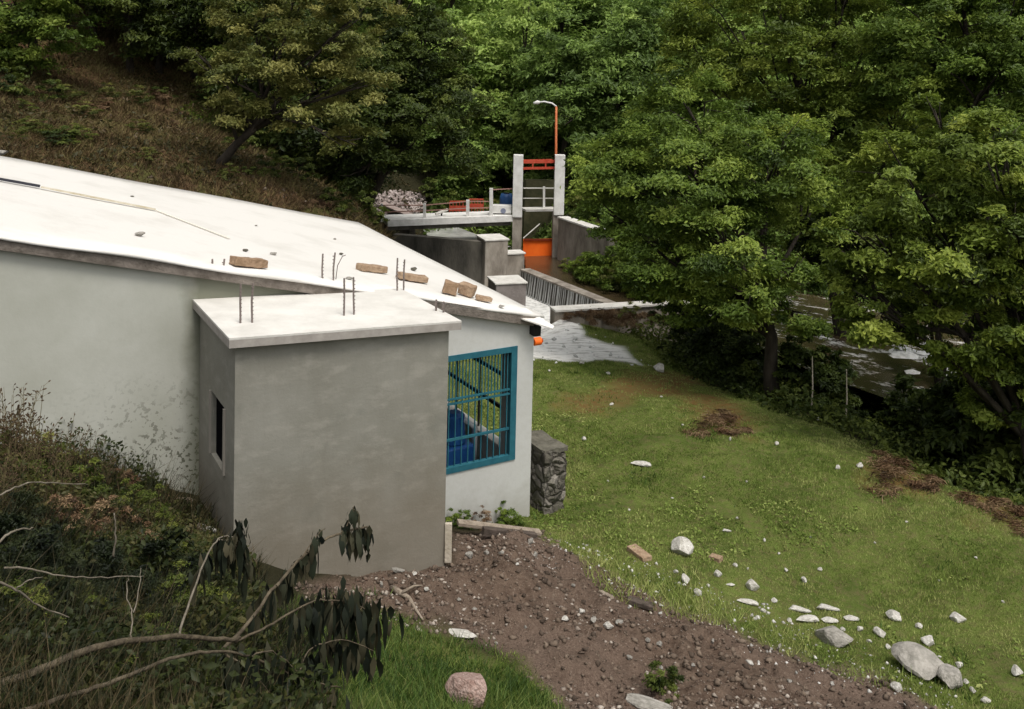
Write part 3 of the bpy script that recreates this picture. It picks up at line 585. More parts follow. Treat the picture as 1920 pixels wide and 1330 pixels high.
WOOD = mat('weathered_plank', (0.20, 0.16, 0.12), 0.9, (0.36, 0.30, 0.24), 8, 6, .5, 30, stretch=(1, 1, 6)); CREAMW = mat('pale_timber', (0.42, 0.37, 0.29), 0.85, (0.56, 0.50, 0.42), 8, 6, .4, 30); DARKW = mat('dark_wet_wood', (0.045, 0.035, 0.028), 0.9, (0.11, 0.085, 0.07), 10, 6, .5, 30)
a_, b_ = at(858, 980, 11.25), at(1013, 999, 11.55)
f = MB(); f.bar(a_, b_, 0.12, 0.045); o = f.build('plank', WOOD, None, bevel=.006); tag(o, 'weathered grey plank lying on the ground below the teal window', 'plank')
f = MB(); f.bar(at(905, 996, 11.15), at(1004, 1007, 11.40), 0.09, 0.10); o = f.build('timber_beam', DARKW, None, bevel=.008); tag(o, 'dark square beam lying under the grey plank', 'beam')
f = MB(); f.bar(at(841, 981, 9.98), at(840, 1054, 9.96), 0.075, 0.05); o = f.build('timber_post', CREAMW, None, bevel=.005); tag(o, 'short pale timber standing at the right corner of the grey annexe', 'post')
def debris(px0, py0, px1, py1, wd, ht, m, label, name='plank', cat='plank'):
    p = on_ground(px0, py0, hgt); q_ = on_ground(px1, py1, hgt); p[2] = gz(p[0], p[1]) + ht * .45; q_[2] = gz(q_[0], q_[1]) + ht * .45
    f = MB(); f.bar(p, q_, wd, ht); o = f.build(name, m, None, bevel=.006); return tag(o, label, cat)
debris(1176, 1128, 1224, 1148, .10, .05, DARKW, 'dark short board lying on the dirt above the heap of stones')
debris(1125, 1112, 1148, 1124, .05, .03, WOOD, 'small splintered board on the dirt left of the dark board')
debris(1183, 1034, 1214, 1056, .14, .06, BRICK2, 'brown slab fragment leaning at the grass edge of the dirt', 'slab_fragment', 'slab')
debris(1332, 1049, 1352, 1055, .10, .06, BRICK2, 'broken brown brick in the grass beside the large white stone', 'brick', 'brick')
debris(320, 942, 360, 945, .12, .04, WOOD, 'grey board on the ground in the corner between white wall and annexe')
pts = []
for px, py in ((735, 1112), (752, 1122), (768, 1132), (778, 1150), (793, 1172)):
    p = on_ground(px, py, hgt); pts.append(p + Z * 0.05)
f = MB(); f.tube(pts, [.035, .03, .022, .015, .008], 7); f.tube([pts[1], pts[1] + np.array([.12, .03, .06]), pts[1] + np.array([.2, .1, .03])], [.02, .012, .006], 6); o = f.build('stick', WOOD, None, smooth=True); tag(o, 'bare crooked stick lying down the dirt slope below the annexe', 'stick')

pb = hp(-.70, 0.92, -6.12); pump = thing('water_pump', 'blue water pump with pale pipes standing behind the teal barred window', 'pump', pb)
BLUE = mat('blue_enamel', (0.012, 0.06, 0.22), 0.4, (0.02, 0.10, 0.30), 5); PIPEW = mat('pale_pipe', (0.50, 0.53, 0.56), 0.4)
f = MB(); f.box(pb + Z * .46, (0.46, 0.42, 0.90), AX); f.build('casing', BLUE, pump, bevel=.03)
f = MB(); f.tube([pb + Z * .92, pb + Z * 1.30, pb + Z * 1.34], [.17, .15, .09], 16); f.build('motor', BLUE, pump, bevel=.01)
f = MB(); f.tube([pb + U * .27 - V * .1 + Z * .5, pb + U * .28 - V * .1 + Z * 1.1, pb + U * .10 - V * .1 + Z * 1.25], .04, 10); f.build('pipe', PIPEW, pump, smooth=True)

# ------------------------------------------------------------ river and weir
wmx = bpy.data.materials.new('river_water'); wmx.use_nodes = True; q = NB(wmx); b = q.n['Principled BSDF']; v = q.vec((1, 1.6, 1))
sx_ = q.new('ShaderNodeSeparateXYZ'); q.l.new(v, sx_.inputs[0])
n1_ = q.noise(v, 1.1, 5, .7); n2_ = q.noise(v, 7, 5, .7)
foam = q.math('MULTIPLY', q.step(q.math('ADD', n1_, q.math('MULTIPLY', n2_, .5)), .80, .92), q.step(sx_.outputs[0], 4.2, 5.2))
q.l.new(q.mix(foam, q.mix(q.step(n1_, .3, .7), (0.045, 0.032, 0.016), (0.085, 0.062, 0.034)), (0.7, 0.69, 0.66)), b.inputs['Base Color'])
q.l.new(q.math('ADD', q.math('MULTIPLY', foam, .6), .10), b.inputs['Roughness']); b.inputs['Specular IOR Level'].default_value = .5
bp = q.new('ShaderNodeBump'); bp.inputs['Strength'].default_value = .22; bp.inputs['Distance'].default_value = .05; q.l.new(q.math('ADD', n2_, n1_), bp.inputs['Height']); q.l.new(bp.outputs[0], b.inputs['Normal'])
FOAM = mat('white_water', (0.50, 0.50, 0.48), 0.5, (0.82, 0.82, 0.80), 6, 6, .7, 16, contrast=(.38, .55))
CONC_D = mat('stained_shaded_concrete', (0.055, 0.052, 0.044), 0.95, (0.17, 0.155, 0.13), 1.6, 7, .5, 16, stretch=(1, 1, .35))  # dark tone carries the shade on the channel walls; also the dark weir face
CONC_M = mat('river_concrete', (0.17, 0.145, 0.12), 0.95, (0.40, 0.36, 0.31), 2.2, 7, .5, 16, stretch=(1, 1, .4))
CONC_L = mat('pale_concrete', (0.55, 0.53, 0.49), 0.9, (0.74, 0.72, 0.68), 3, 6, .4, 20)
PAINT_W = mat('white_paint', (0.62, 0.61, 0.58), 0.7, (0.80, 0.79, 0.77), 4, 5, .15, 20)
RED = mat('red_paint', (0.42, 0.05, 0.025), 0.55, (0.50, 0.09, 0.05), 6)
ZP = -6.42 + CZ                                    # pool level
WA, WB_ = atz(985, 505, ZP), atz(1156, 573, ZP)    # weir crest ends
G0 = at(985, 488, 31.4); G1_ = at(1044, 490, 31.6)
WW0, WW1 = at(1047, 409, 31.5), at(1142, 441, 28.4)
def sheet(name, pts, m, kind='structure', sub=0):
    f = MB(); f.add(pts, [tuple(range(len(pts)))]); o = f.build(name, m); o['kind'] = kind
    n = o.data.polygons[0].normal
    if n.z < 0: o.data.flip_normals()
    return o
def xy(p, z): return np.array([p[0], p[1], z])
LG0, LG1 = atz(1040, 585, ZP + .02), atz(1292, 570, ZP + .02)
sheet('water', [xy(WA, ZP - .02), xy(WB_, ZP - .02), xy(LG1, ZP - .02), np.array([5.6, 29.5, ZP - .02]), np.array([3.1, 31, ZP - .02]), np.array([2.0, 33.2, ZP - .02]), np.array([0.2, 33.2, ZP - .02]), xy(G0, ZP - .02)], wmx)
# lower river, stepping down to the right behind the trees
NB_ = [(4.7, 25.7, -6.45), (5.6, 23.6, -6.55), (7.2, 21.4, -6.9), (9.5, 19.6, -7.3), (13, 18.2, -7.6), (24, 16, -8.0)]
FB_ = [(4.7, 31, -6.45), (6.5, 31, -6.55), (9, 30, -6.9), (12, 29, -7.3), (16, 28, -7.6), (28, 27, -8.0)]
f = MB(); M_ = 12
for i in range(6):
    for k in range(M_ + 1):
        a_ = np.array(NB_[i]) + (np.array(FB_[i]) - np.array(NB_[i])) * k / M_; f.v.append((a_[0], a_[1], a_[2] + CZ))
for i in range(5):
    for k in range(M_): f.f.append((i * 13 + k, (i + 1) * 13 + k, (i + 1) * 13 + k + 1, i * 13 + k + 1)); f.m.append(0)
o = f.build('river', wmx); o['kind'] = 'structure'
fo = [at(1752, 708, 21.6), at(1790, 716, 21.2), at(1826, 722, 21.0), at(1822, 690, 22.6), at(1780, 682, 23.2), at(1755, 688, 23)]
zf = float(np.mean([-7.0 - 0.05 * 2])) + CZ + .35
f = MB()
for k in range(60):
    c = np.mean(fo, axis=0) + np.array([rnd.gauss(0, .55), rnd.gauss(0, .8), 0]); c[2] = zf + rnd.uniform(-.12, .08); r_1 = rnd.uniform(.08, .28)
    f.add([c + np.array([math.cos(a2) * r_1 * 1.6, math.sin(a2) * r_1, rnd.uniform(-.05, .02)]) for a2 in np.linspace(0, 5.5, 7)] + [c + Z * r_1 * .5], [(i, (i + 1) % 7, 7) for i in range(7)])
o = f.build('foam', FOAM, smooth=True); o['kind'] = 'stuff'
weir = thing('weir', 'low concrete weir with thin water streaming down its ribbed face', 'weir', xy((WA + WB_) / 2, ZP - 1.2))
d = WB_ - WA; Lw = np.linalg.norm(d); d /= Lw; n = np.array([d[1], -d[0], 0]); n = n if n[1] < 0 else -n
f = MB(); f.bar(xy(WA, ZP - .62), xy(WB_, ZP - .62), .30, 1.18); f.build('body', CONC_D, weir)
f = MB(); f.bar(xy(WA, ZP - .005) + n * .02, xy(WB_, ZP - .005) + n * .02, .36, .05); f.build('crest', CONC_M, weir)
STREAK = mat('falling_water', (0.20, 0.20, 0.19), .4, (0.58, 0.59, 0.58), 5, 4, .3, 10, contrast=(.40, .70), stretch=(3.2, 3.2, .12))
f = MB(); t = 0.0; k = 0
while t < Lw - .05:
    wd_ = rnd.uniform(.03, .12); p = WA + d * (t + wd_ / 2) + n * .185
    f.add([xy(p - d * wd_ / 2, ZP + .01), xy(p + d * wd_ / 2, ZP + .01), xy(p + d * wd_ / 2 + n * .02, ZP - .2), xy(p - d * wd_ / 2 + n * .02, ZP - .2), xy(p + d * wd_ / 2 + n * .10, ZP - .85), xy(p - d * wd_ / 2 + n * .10, ZP - .85)], [(0, 1, 2, 3), (3, 2, 4, 5)])
    t += wd_ + rnd.uniform(.02, .10)
f.build('falling_water', STREAK, weir)
TZ = ZP - .72
sheet('plunge_pool', [xy(WA + n * .1 - d * .6, TZ), xy(WA + n * 2.6 - d * 2.8, TZ), xy(LG0 - d * .2, TZ), xy(LG1, TZ), xy(WB_ + n * .1, TZ)], FOAM)
def wall(name, p, q_, ztop, zbot, th, m, label, cat='retaining wall', cap=None, parent=None):
    r = thing(name, label, cat, xy((np.array(p) + np.array(q_)) / 2, zbot))
    f = MB(); zt0, zt1 = (ztop if isinstance(ztop, tuple) else (ztop, ztop)); dd = np.array(q_) - np.array(p); dd[2] = 0; dd /= np.linalg.norm(dd); nn2 = np.array([-dd[1], dd[0], 0]) * th
    c = [xy(p, zbot), xy(q_, zbot), xy(q_ + nn2, zbot), xy(p + nn2, zbot), xy(p, zt0), xy(q_, zt1), xy(q_ + nn2, zt1), xy(p + nn2, zt0)]
    f.add(c, [(3, 2, 1, 0), (4, 5, 6, 7), (0, 1, 5, 4), (1, 2, 6, 5), (2, 3, 7, 6), (3, 0, 4, 7)]); f.build('body', m, r)
    if cap:
        f = MB(); e_ = nn2 * .15; c = [p - e_, q_ - e_, q_ + nn2 + e_, p + nn2 + e_]; z0 = [zt0, zt1, zt1, zt0]
        f.add([xy(a2, z_) for a2, z_ in zip(c, z0)] + [xy(a2, z_ + .05) for a2, z_ in zip(c, z0)], [(3, 2, 1, 0), (4, 5, 6, 7), (0, 1, 5, 4), (1, 2, 6, 5), (2, 3, 7, 6), (3, 0, 4, 7)]); f.build('coping', cap, r)
    return r
wall('ledge_wall', LG0, LG1, ZP + .02, ZP - 1.9, .35, CONC_M, 'long low river wall with a pale top edge in front of the weir', cap=CONC_L)
wall('wing_wall', WW0, WW1, (WW0[2], WW1[2]), ZP - .6, .3, CONC_M, 'stained concrete wing wall sloping down to the right of the orange gate', cap=CONC_L)
cwa, cwb = at(737, 432, 29.8), at(912, 452, 28.8)
wall('channel_wall', cwa, cwb, at(740, 440, 29.8)[2], ZP - 1.8, .3, CONC_D, 'channel wall coloured dark for the shade under the white footbridge')
def block(p0, p1, Y, zt, zb, dep, m, label, topm):   # free standing concrete block
    a_, b_ = at(*p0, Y), at(*p1, Y + .25); r = thing('concrete_block', label, 'block', xy((a_ + b_) / 2, zb))
    f = MB(); dd = b_ - a_; dd[2] = 0; Lb = np.linalg.norm(dd); dd /= Lb; nb_ = np.array([-dd[1], dd[0], 0]); c = xy((a_ + b_) / 2, 0) + nb_ * dep / 2
    f.box(c + Z * ((zt + zb) / 2), (Lb, dep, zt - zb), (dd, nb_, Z)); f.build('body', m, r, bevel=.03)
    f = MB(); f.box(c + Z * (zt + .025), (Lb + .06, dep + .06, .05), (dd, nb_, Z)); f.build('top', topm, r, bevel=.01)
block((910, 455), (953, 455), 28.6, at(930, 453, 28.6)[2], ZP - 1.6, .9, CONC_M, 'tall grey concrete block standing left of the sluice pier', CONC_L)
block((930, 534), (987, 534), 26.2, at(955, 535, 26.2)[2], ZP - 1.8, .9, mat('mauve_concrete', (0.19, 0.165, 0.155), .95, (0.28, 0.25, 0.24), 3, 6, .4, 20), 'low mauve grey concrete block with white top just beyond the roof corner', CONC_L)
block((940, 478), (984, 478), 29.6, at(960, 479, 29.6)[2], ZP - 1.2, .5, CONC_M, 'narrow concrete footing between the tall block and the orange gate', CONC_L)
# ------------------------------------------------------------ sluice gate
DZ = at(963, 405, 31.6)[2]
sg = thing('sluice_gate', 'orange sluice gate between two white pillars on concrete piers', 'sluice gate', at(1010, 490, 31.6))
def pillar(px0, px1, py0, py1, Y, dep, name, m, dy=.2):
    a_, b_ = at(px0, py0, Y), at(px1, py0, Y); zb = at(px0, py1, Y)[2]
    f = MB(); f.box(((a_ + b_) / 2)[:2].tolist() + [(a_[2] + zb) / 2], (b_[0] - a_[0], dep, a_[2] - zb)); f.v = [(x, y + dep / 2, z) for x, y, z in f.v]; return f.build(name, m, sg, bevel=.012)
pillar(963, 981.5, 291, 408, 31.4, .34, 'pillar', PAINT_W); pillar(1041, 1060, 291, 404, 31.8, .34, 'pillar', PAINT_W)
pillar(961, 979, 408.5, 500, 31.45, .7, 'pier', CONC_M); pillar(1037, 1055, 404.5, 500, 31.85, .7, 'pier', CONC_M)
f = MB(); a_, b_ = at(981, 304, 31.6), at(1041, 303, 32.0); f.bar(a_, b_, .06, .10); f.bar(a_ - Z * .22, b_ - Z * .22, .06, .08); f.bar(a_ + V * .2, b_ + V * .2, .06, .12)
for t in (.3, .7): p = a_ + (b_ - a_) * t; f.bar(p, p - Z * .22, .05, .05, upv=(0, 1, 0))
f.build('hoist_beam', RED, sg)
ga, gb = at(981, 449, 31.9), at(1041, 449, 32.2); zg = at(1010, 497, 32)[2]
f = MB(); f.bar(xy(ga, (ga[2] + zg) / 2), xy(gb, (ga[2] + zg) / 2), .04, ga[2] - zg); f.build('gate_leaf', ORANGE, sg)
f = MB(); f.bar(ga - V * .06, gb - V * .06, .06, .05); f.bar(gb - V * .06 - U * .1, xy(gb, zg) - V * .06 - U * .1, .05, .06, upv=(0, 1, 0)); f.build('gate_frame', mat('dark_red', (.2, .03, .01), .6), sg)
f = MB(); f.tube([at(981, 447, 31.5), at(1012, 420, 31.7)], .02, 6); f.build('lift_rod', CONC_L, sg)
ca_, cb_ = at(981, 393, 33), at(1041, 392, 33.4); 
f = MB(); f.bar(ca_, cb_, .6, .07); f.build('deck', CONC_L, sg)
f = MB(); f.bar(at(981, 402, 34.5), at(1040, 402, 34.9), .25, 2.6); f.build('breast_wall', mat('mossy_concrete', (.05, .055, .025), .95, (.12, .11, .06), 2, 6, .5, 14), sg)
f = MB()
for px in (1020,): f.bar(at(px, 392, 33.3), at(px, 350, 33.3), .08, .08, upv=(0, 1, 0))
f.build('railing_post', PAINT_W, sg)
f = MB(); f.bar(at(981, 353, 33.2), at(1041, 353, 33.6), .04, .04); f.bar(at(981, 372, 33.2), at(1041, 372, 33.6), .03, .03); f.build('railing', CONC_L, sg)
# street lamp by the right pillar
lp = at(1042, 400, 32.6); lamp = thing('street_lamp', 'tall rust orange street lamp with a curved pale arm behind the right pillar', 'street lamp', lp)
f = MB(); f.tube([lp - Z * .3, at(1043, 200, 32.6)], [.05, .04], 10); f.build('pole', mat('orange_pole', (.42, .10, .03), .6, (.5, .16, .06), 5), lamp, smooth=True)
f = MB(); f.tube([at(1043, 200, 32.6), at(1035, 194, 32.6), at(1020, 191, 32.6), at(1010, 192, 32.6)], [.035, .03, .03, .03], 8); f.build('arm', PAINT_W, lamp, smooth=True)
f = MB(); f.tube([at(1012, 192, 32.6), at(1008, 192.3, 32.6), at(1000, 194, 32.6)], [.05, .075, .03], 10); f.build('lamp_head', PAINT_W, lamp, smooth=True)
# ------------------------------------------------------------ footbridge
fa, fb = at(727, 413, 30.2), at(962, 404, 31.45)
fbz = thing('footbridge', 'white edged concrete footbridge with low railing across the channel', 'footbridge', (fa + fb) / 2)
dd = fb - fa; Lf = np.linalg.norm(dd); dd /= Lf; nf = np.cross(Z, dd); nf /= np.linalg.norm(nf)
f = MB(); f.bar(fa + nf * .55 - Z * .11, fb + nf * .55 - Z * .11, 1.1, .22); f.build('deck', PAINT_W, fbz, bevel=.01)
f = MB(); f.bar(fa + nf * .62 - Z * .30, fb + nf * .62 - Z * .30, .9, .14); f.build('beam', CONC_D, fbz)  # deck underside, its shade put into the dark concrete colour
posts = []
for px, pt, pb_, wd_ in ((716, 382, 414, .07), (796, 382, 409, .09), (877, 375, 406, .11), (921, 353, 402, .12)):
    t = (px - 727) / (962 - 727); Yp = 30.2 + 1.25 * t + .15; f = MB(); f.bar(at(px, pb_ + 2, Yp), at(px, pt, Yp), wd_, wd_, upv=(0, 1, 0)); f.build('post', PAINT_W, fbz, bevel=.008); posts.append((at(px, pt + 3, Yp), at(px, (pt + pb_) / 2, Yp)))
f = MB()
for k in (0, 1):
    for i in range(3): f.bar(posts[i][k], posts[i + 1][k] if i < 2 else at(921, 378 + 12 * k, 31.4), .03, .03)
f.bar(posts[3][0], at(963, 354, 31.6), .03, .03)
f.build('rail', mat('pinkish_rail', (.38, .22, .18), .7), fbz)
p = at(828, 402, 31.2); o = tag(link(bpy.data.objects.new('valve_wheel', None)), 'small pale valve wheel on the white footbridge', 'valve'); o.location = Vector(p)
f = MB(); f.tube([p - U * .22 + Z * .02, p + U * .22 + Z * .14], .05, 8); f.build('wheel', CONC_L, o); f = MB(); f.tube([p - Z * .3, p + Z * .06], .03, 8); f.build('stem', BLACK, o)
p = at(939, 401, 31.55); t_ = thing('white_cabinet', 'low white box on the footbridge against the left white pillar', 'box', p)
f = MB(); f.box(p + Z * .14 + np.array([0, .2, 0]), (.72, .4, .26)); f.build('body', PAINT_W, t_, bevel=.01); f = MB(); f.tube([p + Z * .10 - U * .12 - Z * 0 if False else p + Z * .1 + np.array([.08, -.012, 0]), p + Z * .1 + np.array([.08, .0, 0])], .09, 14); f.build('badge', mat('grey_blue', (.2, .22, .3), .7), t_)
p = at(949, 389, 32.3); t_ = thing('blue_barrel', 'blue plastic barrel standing behind the white box on the footbridge', 'barrel', p)
f = MB(); f.tube([p, p + Z * .12, p + Z * .35, p + Z * .48], [.20, .23, .23, .19], 18); f.build('body', mat('blue_plastic', (.015, .05, .16), .45, (.03, .09, .22), 4), t_, smooth=True); f = MB(); f.tube([p + Z * .48, p + Z * .51], [.1, .1], 12); f.build('lid', BLACK, t_)
# rusty red fence behind the footbridge
fr = thing('red_fence', 'rusty red metal fence panels behind the footbridge', 'fence', at(860, 404, 33.2))
for (x0, x1, y0, y1, Y) in ((843, 874, 378, 404, 33), (879, 906, 374, 400, 33.3)):
    f = MB(); a_, b_ = at(x0, y1, Y), at(x1, y1, Y); h_ = at(x0, y0, Y)[2] - a_[2]
    for k in range(6): p = a_ + (b_ - a_) * k / 5; f.bar(p, p + Z * h_, .025, .025, upv=(0, 1, 0))
    f.bar(a_ + Z * h_, b_ + Z * h_, .04, .05); f.bar(a_ + Z * h_ * .5, b_ + Z * h_ * .5, .03, .18); f.build('panel', RED, fr)
# channel upstream of the footbridge: water coloured pale for the reflected sky, side walls, rubble bank
czz = at(845, 440, 31)[2] - .35
sheet('channel_water', [xy(at(820, 452, 30.4), czz), xy(at(958, 470, 30.9), czz), xy(at(800, 372, 37), czz), xy(at(770, 372, 37.5), czz)], mat('sky_toned_channel_water', (.36, .36, .34), .25, (.52, .52, .50), 3, 4, .3, 9))
o = [at(744, 431, 30.9), at(800, 432, 31.4), at(858, 447, 31.6)]
wall('channel_side_wall', at(690, 374, 33.5), at(768, 408, 31.6), (at(690, 374, 33.5)[2], at(768, 408, 31.6)[2]), ZP - 1, .25, CONC_D, 'dark side wall of the channel running back left of the footbridge', cap=mat('pink_coping', (.30, .23, .21), .9, (.42, .34, .31), 4))

# ------------------------------------------------------------ foliage
rng = np.random.default_rng(11)
def leaves(C, N, size, tint, asp=0.5, fold=0.25, jit=0.35):
    """diamond leaves folded on the midrib: C centres, N facing directions"""
    k = len(C); N = N / (np.linalg.norm(N, axis=1, keepdims=True) + 1e-9)
    A = np.cross(N, rng.normal(size=(k, 3))); A /= np.linalg.norm(A, axis=1, keepdims=True) + 1e-9; B = np.cross(N, A)
    s = (size * rng.uniform(1 - jit, 1 + jit, k) * np.where(rng.uniform(0, 1, k) < .15, 1.35, 1))[:, None]
    V_ = np.empty((k, 4, 3)); V_[:, 0] = C - A * s * .5; V_[:, 1] = C + B * s * asp * .5 + N * s * fold * .3 - A * s * .05; V_[:, 2] = C + A * s * .5 - N * s * .1; V_[:, 3] = C - B * s * asp * .5 + N * s * fold * .3 - A * s * .05
    idx = np.arange(k)[:, None] * 4
    Fq = np.concatenate([idx + [0, 1, 2], idx + [0, 2, 3]]).reshape(-1, 3)
    return V_.reshape(-1, 3), Fq, np.repeat(tint, 4)
def crown_mesh(name, lobes, n, size, m, clumps=26, cr=0.30, droop=0.3, asp=.40, shell=.55, tmean=.5, tvar=.22):
    tot = sum(l[3] ** 2 for l in lobes); Cs, Ns, Ts = [], [], []
    for (x, y, z, r, *sq) in lobes:
        sq = sq[0] if sq else .8; nl = int(n * r * r / tot); nc = max(4, int(1.5 * clumps * (r / 1.2) ** 1.4))
        dr = rng.normal(size=(nc, 3)); dr /= np.linalg.norm(dr, axis=1, keepdims=True)
        rr = r * (shell + (1 - shell) * rng.uniform(0, 1, nc) ** .6); cc_ = dr * rr[:, None]; cc_[:, 2] *= sq
        ct_ = rng.normal(tmean, tvar, nc); cs = rng.uniform(.55, 1.3, nc) * cr * .82 * r ** .6
        w_ = cs ** 2; pick = rng.choice(nc, nl, p=w_ / w_.sum())
        off = rng.normal(size=(nl, 3)) * .55; off[:, 2] *= .42; off[:, 2] -= droop * (off[:, 0] ** 2 + off[:, 1] ** 2) * .5
        P_ = cc_[pick] + off * cs[pick][:, None]
        Cs.append(P_ + [x, y, z]); nn_ = P_ / r * .7 + rng.normal(size=(nl, 3)) * .55; nn_[:, 2] += .95; Ns.append(nn_)
        Ts.append(np.clip(ct_[pick] + rng.normal(0, .10, nl), 0, 1))
    V_, F_, T_ = leaves(np.concatenate(Cs), np.concatenate(Ns), size, np.concatenate(Ts), asp)
    return np_mesh(name, V_, F_, m, T_)
BARK = mat('bark', (0.018, 0.014, 0.010), .95, (0.055, 0.045, 0.034), 7, 6, .7, 22, stretch=(1, 1, .3)); BARK_P = mat('pale_bark', (0.12, 0.10, 0.075), .95, (0.24, 0.21, 0.17), 7, 6, .6, 22)
def trunk_mb(base, top, r0, lobes, fork=.45, bend=0.3, seed=1, limbs=None):
    R_ = random.Random(seed); f = MB(); base = np.array(base, float); top = np.array(top, float); L = np.linalg.norm(top - base)
    off = [np.array([R_.uniform(-1, 1), R_.uniform(-1, 1), 0]) * bend * L * .08 for _ in range(6)]
    pts = [base + (top - base) * k / 5 + off[k] * (1 if 0 < k < 5 else 0) for k in range(6)]
    f.tube(pts, [r0 * (1.25 if k == 0 else 1 - .13 * k) for k in range(6)], 9)
    for l in lobes:
        s_ = pts[R_.choice([2, 3, 4])]; e_ = np.array(l[:3], float); mid_ = (s_ + e_) / 2 + np.array([R_.uniform(-.2, .2), R_.uniform(-.2, .2), R_.uniform(0, .3)]) * l[3]
        f.tube([s_, mid_, e_], [r0 * .45, r0 * .28, r0 * .10], 6)
        for k in range(4):
            dv = np.array([R_.uniform(-1, 1), R_.uniform(-1, 1), R_.uniform(-.3, 1)]); dv /= np.linalg.norm(dv)
            f.tube([mid_ + (e_ - mid_) * R_.uniform(0, .9), e_ + dv * l[3] * .4, e_ + dv * l[3] * .85], [r0 * .16, r0 * .09, r0 * .03], 5)
    return f
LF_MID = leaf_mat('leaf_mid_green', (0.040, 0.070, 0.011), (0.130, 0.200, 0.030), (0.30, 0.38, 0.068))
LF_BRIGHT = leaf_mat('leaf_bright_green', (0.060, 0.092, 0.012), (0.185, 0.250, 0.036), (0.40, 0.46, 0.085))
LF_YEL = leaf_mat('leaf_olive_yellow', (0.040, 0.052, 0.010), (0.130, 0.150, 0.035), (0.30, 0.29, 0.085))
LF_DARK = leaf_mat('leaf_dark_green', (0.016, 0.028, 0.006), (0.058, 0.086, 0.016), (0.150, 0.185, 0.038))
LF_FAR = leaf_mat('leaf_far_green', (0.080, 0.130, 0.030), (0.215, 0.320, 0.070), (0.40, 0.52, 0.13), objvar=.5)
def pl(px, py, Y): return at(px, py, Y)
def hero(label, base, top, lobes, n, size, m, r0, seed, name='leafy_tree', bark=BARK, cat='tree', **kw):
    base = np.array(base, float); t = thing(name, label, cat, base)
    lb = [tuple(np.array(l[:3]) - base) + tuple(l[3:]) for l in lobes]
    o = link(bpy.data.objects.new('crown', crown_mesh('crown', lb, n, size, m, **kw))); o.parent = t
    f = trunk_mb(base - Z * .2, top, r0, lobes, seed=seed); f.build('trunk', bark, t, smooth=True); return t
def L(px, py, Y, rpx, sq=.8): p = at(px, py, Y); return (p[0], p[1], p[2], rpx * Y / F, sq)
g_ = lambda px, py, Y: (lambda p: np.array([p[0], p[1], gz(p[0], p[1])]))(at(px, py, Y))
# middle right tree: trunk at the edge of the meadow
hero('big dark green tree at the meadow edge, just right of the white pillars', g_(1452, 750, 19.1), at(1430, 430, 19.4),
     [L(1290, 330, 20, 140), L(1170, 330, 21, 95), L(1140, 400, 21, 70), L(1230, 470, 20, 95), L(1350, 450, 19.2, 110), L(1440, 300, 20, 130), L(1290, 200, 21, 110), L(1400, 560, 18.8, 70, .6), L(1240, 540, 20.5, 60, .6), L(1480, 520, 18.8, 60, .6), L(1520, 400, 21, 90), L(1330, 545, 19.5, 60, .55), L(1500, 600, 18.6, 50, .55), L(1290, 590, 20, 40, .5)],
     120000, .092, LF_MID, .17, 3, clumps=30, cr=.30, tmean=.47, tvar=.26)
hero('near bright green tree filling the right edge of the view', g_(1960, 930, 14.6), at(1900, 560, 15),
     [L(1700, 330, 15.5, 120), L(1850, 300, 15, 120), L(1640, 440, 15.5, 90), L(1780, 470, 15, 115), L(1900, 440, 14.5, 110), L(1660, 580, 15.5, 95, .7), L(1800, 620, 15, 100, .7), L(1910, 620, 14.5, 90), L(1600, 520, 16, 55, .7), L(1880, 700, 14.8, 75, .7), L(1990, 400, 14.5, 120), L(2020, 620, 14.5, 110), L(1760, 230, 16, 70), L(1640, 610, 15.6, 60, .6), L(1860, 770, 15.2, 55, .6), L(1590, 600, 16, 34, .5)],
     120000, .086, LF_BRIGHT, .15, 4, clumps=30, cr=.26, tmean=.5, tvar=.26)
hero('tall tree rising behind the two right hand trees', g_(1600, 640, 25), at(1500, 150, 25),
     [L(1390, 60, 25, 130), L(1500, 120, 25, 130), L(1620, 90, 24.5, 120), L(1320, 120, 25.5, 90), L(1560, 230, 24, 110), L(1450, -60, 25, 120), L(1600, -60, 25, 120), L(1700, 200, 24, 110), L(1600, 350, 24, 110)],
     80000, .115, LF_BRIGHT, .2, 5, clumps=26, tmean=.42, tvar=.22)
hero('darker tree in the top right corner above the bright near tree', g_(1860, 600, 23), at(1830, 120, 22),
     [L(1760, 60, 22, 120), L(1880, 40, 21.5, 120), L(1840, 170, 21, 110), L(1950, 150, 21, 110), L(1700, 150, 22.5, 90), L(1800, -70, 22, 120), L(1960, -60, 22, 120), L(1960, 330, 20, 120)],
     70000, .11, LF_MID, .2, 6, clumps=26, tmean=.55, tvar=.22)
hero('slim tree growing behind the long river wall', g_(1266, 640, 26.2), at(1262, 480, 26.2), [L(1240, 460, 26.4, 70), L(1310, 500, 26.4, 70), L(1200, 530, 26.6, 40, .6), L(1380, 540, 26, 70, .6)], 22000, .11, LF_MID, .09, 7, name='slim_tree', tmean=.4)
hero('shady tree on the river bank behind the near bright tree', g_(1790, 760, 18.6), at(1740, 520, 19), [L(1690, 500, 20, 110), L(1820, 540, 19, 110), L(1560, 460, 20.5, 80), L(1880, 740, 17.5, 90, .8)], 42000, .11, LF_DARK, .12, 8, name='shady_tree', tmean=.5)
